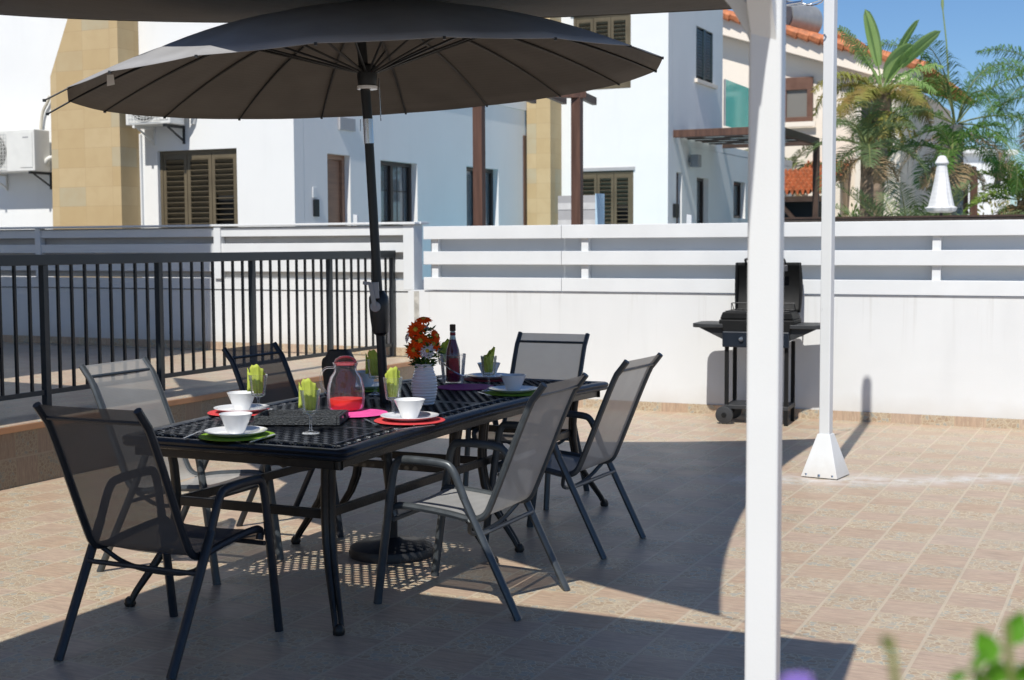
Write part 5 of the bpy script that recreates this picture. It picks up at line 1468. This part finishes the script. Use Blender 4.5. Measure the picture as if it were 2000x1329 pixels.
LB = leaf_mat('banana_leaf', (.26, .42, .13), (.38, .52, .20), .45, .9); LY2 = leaf_mat('bright_palm_leaf', (.16, .27, .05), (.24, .34, .08), .35, 1.2); LY = leaf_mat('yellowing_leaf', (.27, .32, .07), (.30, .20, .07), .3, 2.2)
def base_at(px, Y): p = px_at(px, 430, Y); return (p.x, p.y, 0)
def zy(py, Y): return px_at(1850, py, Y).z
palm('queen_palm', 'tall queen palm with feathery drooping crown beside the closed parasol', base_at(1864, 29), zy(245, 29), 15, 2.8, LQ, TRK2, .17, (-.25, 1.42), 1.75, .4, nleaf=70, lw=.022, ll=.62, vee=.15, hang=1.3)
# flower spike rising from it
sp3 = thing('flower_stalk', 'thin green flower stalk rising high above the queen palm', 'plant', (px_at(1852, 200, 28.6).x, 28.6, zy(200, 28.6)))
s0, s1 = px_at(1853, 160, 28.6), px_at(1840, 2, 28.6); mb = MB((px_at(1852, 200, 28.6).x, 28.6, zy(200, 28.6)))
mb.tube([s0, s0.lerp(s1, .5) + Vector((.02, 0, 0)), s0.lerp(s1, .88), s0.lerp(s1, .95), s1 + Vector((0, 0, .35))], [.022, .016, .014, .034, .008], 8); mb.build('stalk', leaf_mat('pale_stalk', (.22, .30, .12), (.28, .36, .18), .1), sp3, smooth=True)
palm('feather_palm', 'grey green feather palm between the tall white post and the banana palm', base_at(1692, 24), zy(290, 24), 13, 1.25, LP, TRK, .12, (-.35, 1.3), 1.5, 1.0, nleaf=52, lw=.02, ll=.36, vee=.25, hang=.5)
palm('feather_palm', 'stiff grey green palm clump rising from the fence, in front of the cream wing', base_at(1780, 22), .75, 24, 2.15, LP, TRK, .16, (.55, 1.5), .75, .2, nleaf=60, lw=.018, ll=.36, vee=.35, hang=.3)
palm('feather_palm', 'low grey green palm clump just right of the tall white post', base_at(1668, 20), .55, 24, 1.5, LP, TRK, .14, (.35, 1.45), .9, .8, nleaf=36, lw=.024, ll=.30, vee=.3, hang=.4)
palm('feather_palm', 'green palm with arching fronds hanging over the closed parasol', base_at(1858, 27.5), zy(308, 27.5), 8, 1.4, LQ, TRK, .11, (.1, 1.2), 1.7, 2.0, nleaf=36, lw=.035, ll=.42, vee=.3, hang=.8)
palm('garden_palm', 'leafy green palm at the right edge beyond the brown pergola', base_at(1995, 33), zy(392, 33), 14, 1.5, LY2, TRK, .12, (.1, 1.4), 1.3, 2.6, nleaf=36, lw=.05, ll=.5, vee=.3, hang=.6)
palm('queen_palm', 'queen palm at the right edge whose feathery fronds enter the sky', base_at(2075, 31), zy(200, 31), 16, 2.5, LQ, TRK2, .17, (-.3, 1.2), 1.7, .9, nleaf=64, lw=.022, ll=.62, vee=.15, hang=1.3)
palm('garden_palm', 'small palm hanging over the orange tiled kiosk', base_at(1540, 33), zy(338, 33), 8, 1.2, LP, TRK, .09, (.0, 1.2), 1.3, 1.1, nleaf=30, lw=.03, ll=.3, vee=.3, hang=.5)
# banana-like palm with paddle leaves
Yb = 27
bb = base_at(1700, Yb); bt = thing('banana_palm', 'banana palm with broad pale paddle leaves standing against the orange tiled roof', 'palm', bb)
zc = zy(180, Yb)
m_ = MB(); n = 10
m_.tube([Vector((.02 * i, 0, zc * i / n)) for i in range(n + 1)], [.13 + .04 * (i / n) + .012 * (i % 2) for i in range(n + 1)], 12); m_.build('trunk', TRK, bt)
def paddle(mb, base, az, el, L, W_, droop, split=0, stalk=.35, roll=0, rnd=random):
    pts = []; p = Vector(base); n = 16; dirs = []
    for i in range(n + 1):
        e = el - droop * (i / n) ** 1.5; d = Vector((cos(az) * cos(e), sin(az) * cos(e), sin(e))); pts.append(p.copy()); dirs.append(d); p = p + d * (L / n)
    k0_ = int(n * stalk); S = n - k0_
    mb.tube(pts, [.022 * (1 - .7 * i / n) for i in range(n + 1)], 5, caps=False)
    for s_ in (-1, 1):
        if not split:
            rows = []
            for i in range(k0_, n + 1):
                t = (i - k0_) / S; wd = W_ * (sin(pi * min(1, t * .9 + .07)) ** .55 if t < 1 else 0); sd = dirs[i].cross(Vector((0, 0, 1))).normalized(); sd = (Matrix.Rotation(roll, 3, dirs[i]) @ sd); up = sd.cross(dirs[i])
                rows.append([pts[i], pts[i] + sd * s_ * wd * .55 + up * wd * .18, pts[i] + sd * s_ * wd + up * wd * .05])
            vs = [q for r_ in rows for q in r_]; fs = []
            for i in range(len(rows) - 1):
                for k_ in range(2): fs.append((i * 3 + k_, i * 3 + k_ + 1, (i + 1) * 3 + k_ + 1, (i + 1) * 3 + k_))
            mb.add(vs, fs)
        else:
            m = split
            for k_ in range(m):
                t = (k_ + .5) / m; f = k0_ + t * S; i = min(int(f), n - 1); q = pts[i].lerp(pts[i + 1], f - i); d = dirs[i]; wd = W_ * sin(pi * min(1, t * .9 + .07)) ** .5 * rnd.uniform(.85, 1.05)
                sd = d.cross(Vector((0, 0, 1))).normalized(); sd = Matrix.Rotation(roll, 3, d) @ sd; up = sd.cross(d); ww = d * (L * (1 - stalk) / m * .46)
                e1_ = q + sd * s_ * wd * .6 + d * .04 + up * rnd.uniform(-.02, .05); e2_ = e1_ + sd * s_ * wd * .35 + Vector((0, 0, -wd * rnd.uniform(.25, .7)))
                mb.add([q - ww, q + ww, e1_ + ww * .9, e2_ + ww * .3, e2_ - ww * .3, e1_ - ww * .9], [(0, 1, 2, 5), (5, 2, 3, 4)])
m1_, m2_, m3_ = MB(), MB(), MB(); rb_ = random.Random(5)
cc_ = Vector((.2, 0, zc))
# image-plane directions: x right, z up ; az 0 = right, pi = left (camera looks +y)
paddle(m1_, cc_, pi * .8, 1.42, 1.7, .17, .2, 0, .32, 1.2)
paddle(m1_, cc_, .25, 1.2, 1.65, .15, .35, 0, .35, -.9)
paddle(m1_, cc_, -.2, .98, 1.6, .18, .45, 0, .40, -.7)
paddle(m1_, cc_, -.6, 1.3, 1.1, .2, .9, 0, .3, -.6)
paddle(m1_, cc_, 2.2, 1.2, 1.0, .15, .9, 0, .3, .4)
paddle(m2_, cc_, pi + .1, 1.15, 1.55, .20, .55, 22, .35, .6)
paddle(m2_, cc_, .1, .75, 1.35, .22, .9, 24, .25, .2)
paddle(m2_, cc_, -.3, .55, 1.1, .25, 1.6, 24, .2, .3)
for az_, el_, L_l, dr__ in ((pi + .2, .75, 1.5, 1.9), (pi - .4, .6, 1.5, 2.3), (pi + .5, .35, 1.3, 2.2), (.5, .45, 1.2, 2.0), (-.5, .25, 1.1, 1.9), (-1.2, .5, 1.2, 2.0), (-2.2, .5, 1.2, 2.0), (2.0, .5, 1.2, 2.0), (pi, .1, 1.2, 1.7), (0, .0, 1.1, 1.5)):
    paddle(m3_, cc_ + Vector((0, 0, -.1)), az_, el_, L_l * 1.12, .34, dr__, 46, .10, rb_.uniform(-.3, .3), rb_)
for i in range(14):
    paddle(m3_, cc_ + Vector((0, 0, -.35)), i * .9, -.2 - .06 * i % .7, .9, .14, 1.2, 18, .1, 0, rb_)
cr = m1_.build('crown', LB, bt, weld=False); m2_.build('split_leaves', LB, bt, weld=False); m3_.build('old_leaves', LY, bt, weld=False)
# shrub masses
def shrub(name, label, c, size, n, m, ls=.09, cat='shrub'):
    t = thing(name, label, cat, (c[0], c[1], 0)); mb = MB(); rnd = random.Random(int(c[0] * 10) + n)
    cl = [(Vector((rnd.uniform(-.8, .8) * size[0], rnd.uniform(-.6, .6) * size[1], size[2] * rnd.uniform(.15, .95))), rnd.uniform(.18, .36) * size[2]) for _ in range(16)]
    for i in range(n):
        cc, rr = rnd.choice(cl); d = Vector((rnd.gauss(0, 1), rnd.gauss(0, 1), rnd.gauss(0, 1))).normalized(); p = cc + d * rr * rnd.uniform(.5, 1.05)
        if p.z < 0: continue
        e = (d + Vector((rnd.uniform(-.8, .8), rnd.uniform(-.8, .8), rnd.uniform(-.5, .9)))).normalized() * ls * rnd.uniform(.7, 1.4); s_ = e.cross(Vector((rnd.uniform(-1, 1), rnd.uniform(-1, 1), 1))).normalized() * ls * .22
        mb.add([p, p + e * .5 + s_, p + e, p + e * .5 - s_], [(0, 1, 2, 3)])
    mb.build('foliage', m, t, weld=False)
    st = MB()
    for i in range(7): cc, rr = cl[i]; st.tube([Vector((cc.x * .2, cc.y * .2, 0)), cc * .6, cc], [.03, .02, .008], 5)
    st.build('stems', TRK, t, weld=False); return t
LH = leaf_mat('hedge_leaf', (.03, .075, .012), (.10, .17, .03), .2, 3); 
for px, Y, sz, lab, m in ((1900, 42, (2.2, 1.2, 1.5), 'dark green bushes under the small brown pergola', LH), (1990, 38, (1.6, 1.2, 2.4), 'mixed green bushes at the right edge behind the fence', LY),
                          (1745, 31, (2.6, 1, 1.9), 'dark green bushes behind the stiff palm clump', LH), (1640, 27, (1.1, .8, 1.7), 'green bush right of the tiled kiosk', LH), (1820, 33, (1.0, .8, 1.8), 'low bush left of the closed parasol', LH)):
    p = px_at(px, 430, Y); shrub('garden_bush', lab, (p.x, p.y), sz, 2600, m, .16)
# foreground flowering shrub (blurred by the lens)
fp = at_y(1945, 1329, .88)
fs_ = thing('flowering_shrub', 'out of focus leafy stems and a purple blossom at the lower right corner', 'shrub', (fp.x + .1, fp.y, 0))
Of = Vector((fp.x + .1, fp.y, 0))
LG = leaf_mat('fresh_leaf', (.08, .26, .01), (.14, .36, .03), .4, 12); PUR = leaf_mat('purple_petal', (.30, .20, .62), (.38, .28, .70), .4, 20)
tips = [(1905, 1290, .86), (1965, 1215, .9), (1740, 1245, .80), (1925, 1330, .83), (1560, 1366, .8), (1990, 1330, .9), (1850, 1400, .82)]
st = MB(Of); lv = MB(Of); rnd = random.Random(3)
for (px, py, Y) in tips:
    tp = at_y(px, py, Y); pts = arc([Of, Of.lerp(tp, .5) + Vector((.03, .0, .05)), tp + Vector((.01, 0, -.08)), tp], 2); st.tube(pts, [.006 - .004 * i / len(pts) for i in range(len(pts))], 5)
    if px == 1560: continue
    for k_ in range(60):
        i = rnd.randrange(len(pts) // 3, len(pts) - 1) ; q = pts[i]
        if q.z > tp.z - .10: continue
        an = rnd.uniform(0, 2 * pi); e = Vector((cos(an), sin(an), rnd.uniform(0, .8))).normalized() * rnd.uniform(.022, .04); s_ = e.cross(Vector((0, 0, 1))).normalized() * .008
        lv.add([q, q + e * .5 + s_, q + e, q + e * .5 - s_], [(0, 1, 2, 3)])
def bigleaf(px0, py0, px1, py1, Y, wd):
    a_, b_ = at_y(px0, py0, Y), at_y(px1, py1, Y + .01); d = b_ - a_; s_ = Vector((d.z, 0, -d.x)).normalized() * wd
    vs = [a_, a_ + d * .3 + s_, a_ + d * .65 + s_ * .9, b_, a_ + d * .65 - s_ * .8, a_ + d * .3 - s_, a_ + d * .3 + Vector((0, .004, 0)), a_ + d * .65 + Vector((0, .004, 0))]
    lv.add(vs, [(0, 1, 6), (1, 2, 7, 6), (2, 3, 7), (3, 4, 7), (4, 5, 6, 7), (5, 0, 6)])
for (x0, y0, x1, y1, Y, wd) in ((1945, 1300, 1908, 1228, .86, .0085), (1975, 1262, 1999, 1192, .9, .0095), (1893, 1306, 1936, 1272, .85, .004), (1925, 1300, 1968, 1334, .84, .009), (1900, 1322, 1950, 1345, .83, .008),
                               (1722, 1240, 1746, 1278, .80, .003), (1990, 1296, 2012, 1335, .88, .008), (1850, 1330, 1895, 1312, .84, .004), (1935, 1262, 1912, 1240, .88, .003)):
    bigleaf(x0, y0, x1, y1, Y, wd)
sh_ = st.build('stems', leaf_mat('green_stem', (.20, .24, .08), (.26, .22, .10), .1), fs_, weld=False); lv.build('foliage', LG, fs_, weld=False)
fb = MB(Of)
for k_ in range(40):
    c_ = at_y(1562 + rnd.uniform(-22, 22), 1342 + rnd.uniform(-9, 12), .8 + rnd.uniform(-.01, .01)); an = rnd.uniform(0, 2 * pi); e = Vector((cos(an), .3, sin(an))) * .0045; s_ = Vector((-sin(an), .2, cos(an))) * .0025
    fb.add([c_, c_ + e + s_, c_ + e * 1.6, c_ + e - s_], [(0, 1, 2, 3)])
fb.build('blossom', PUR, fs_, weld=False)
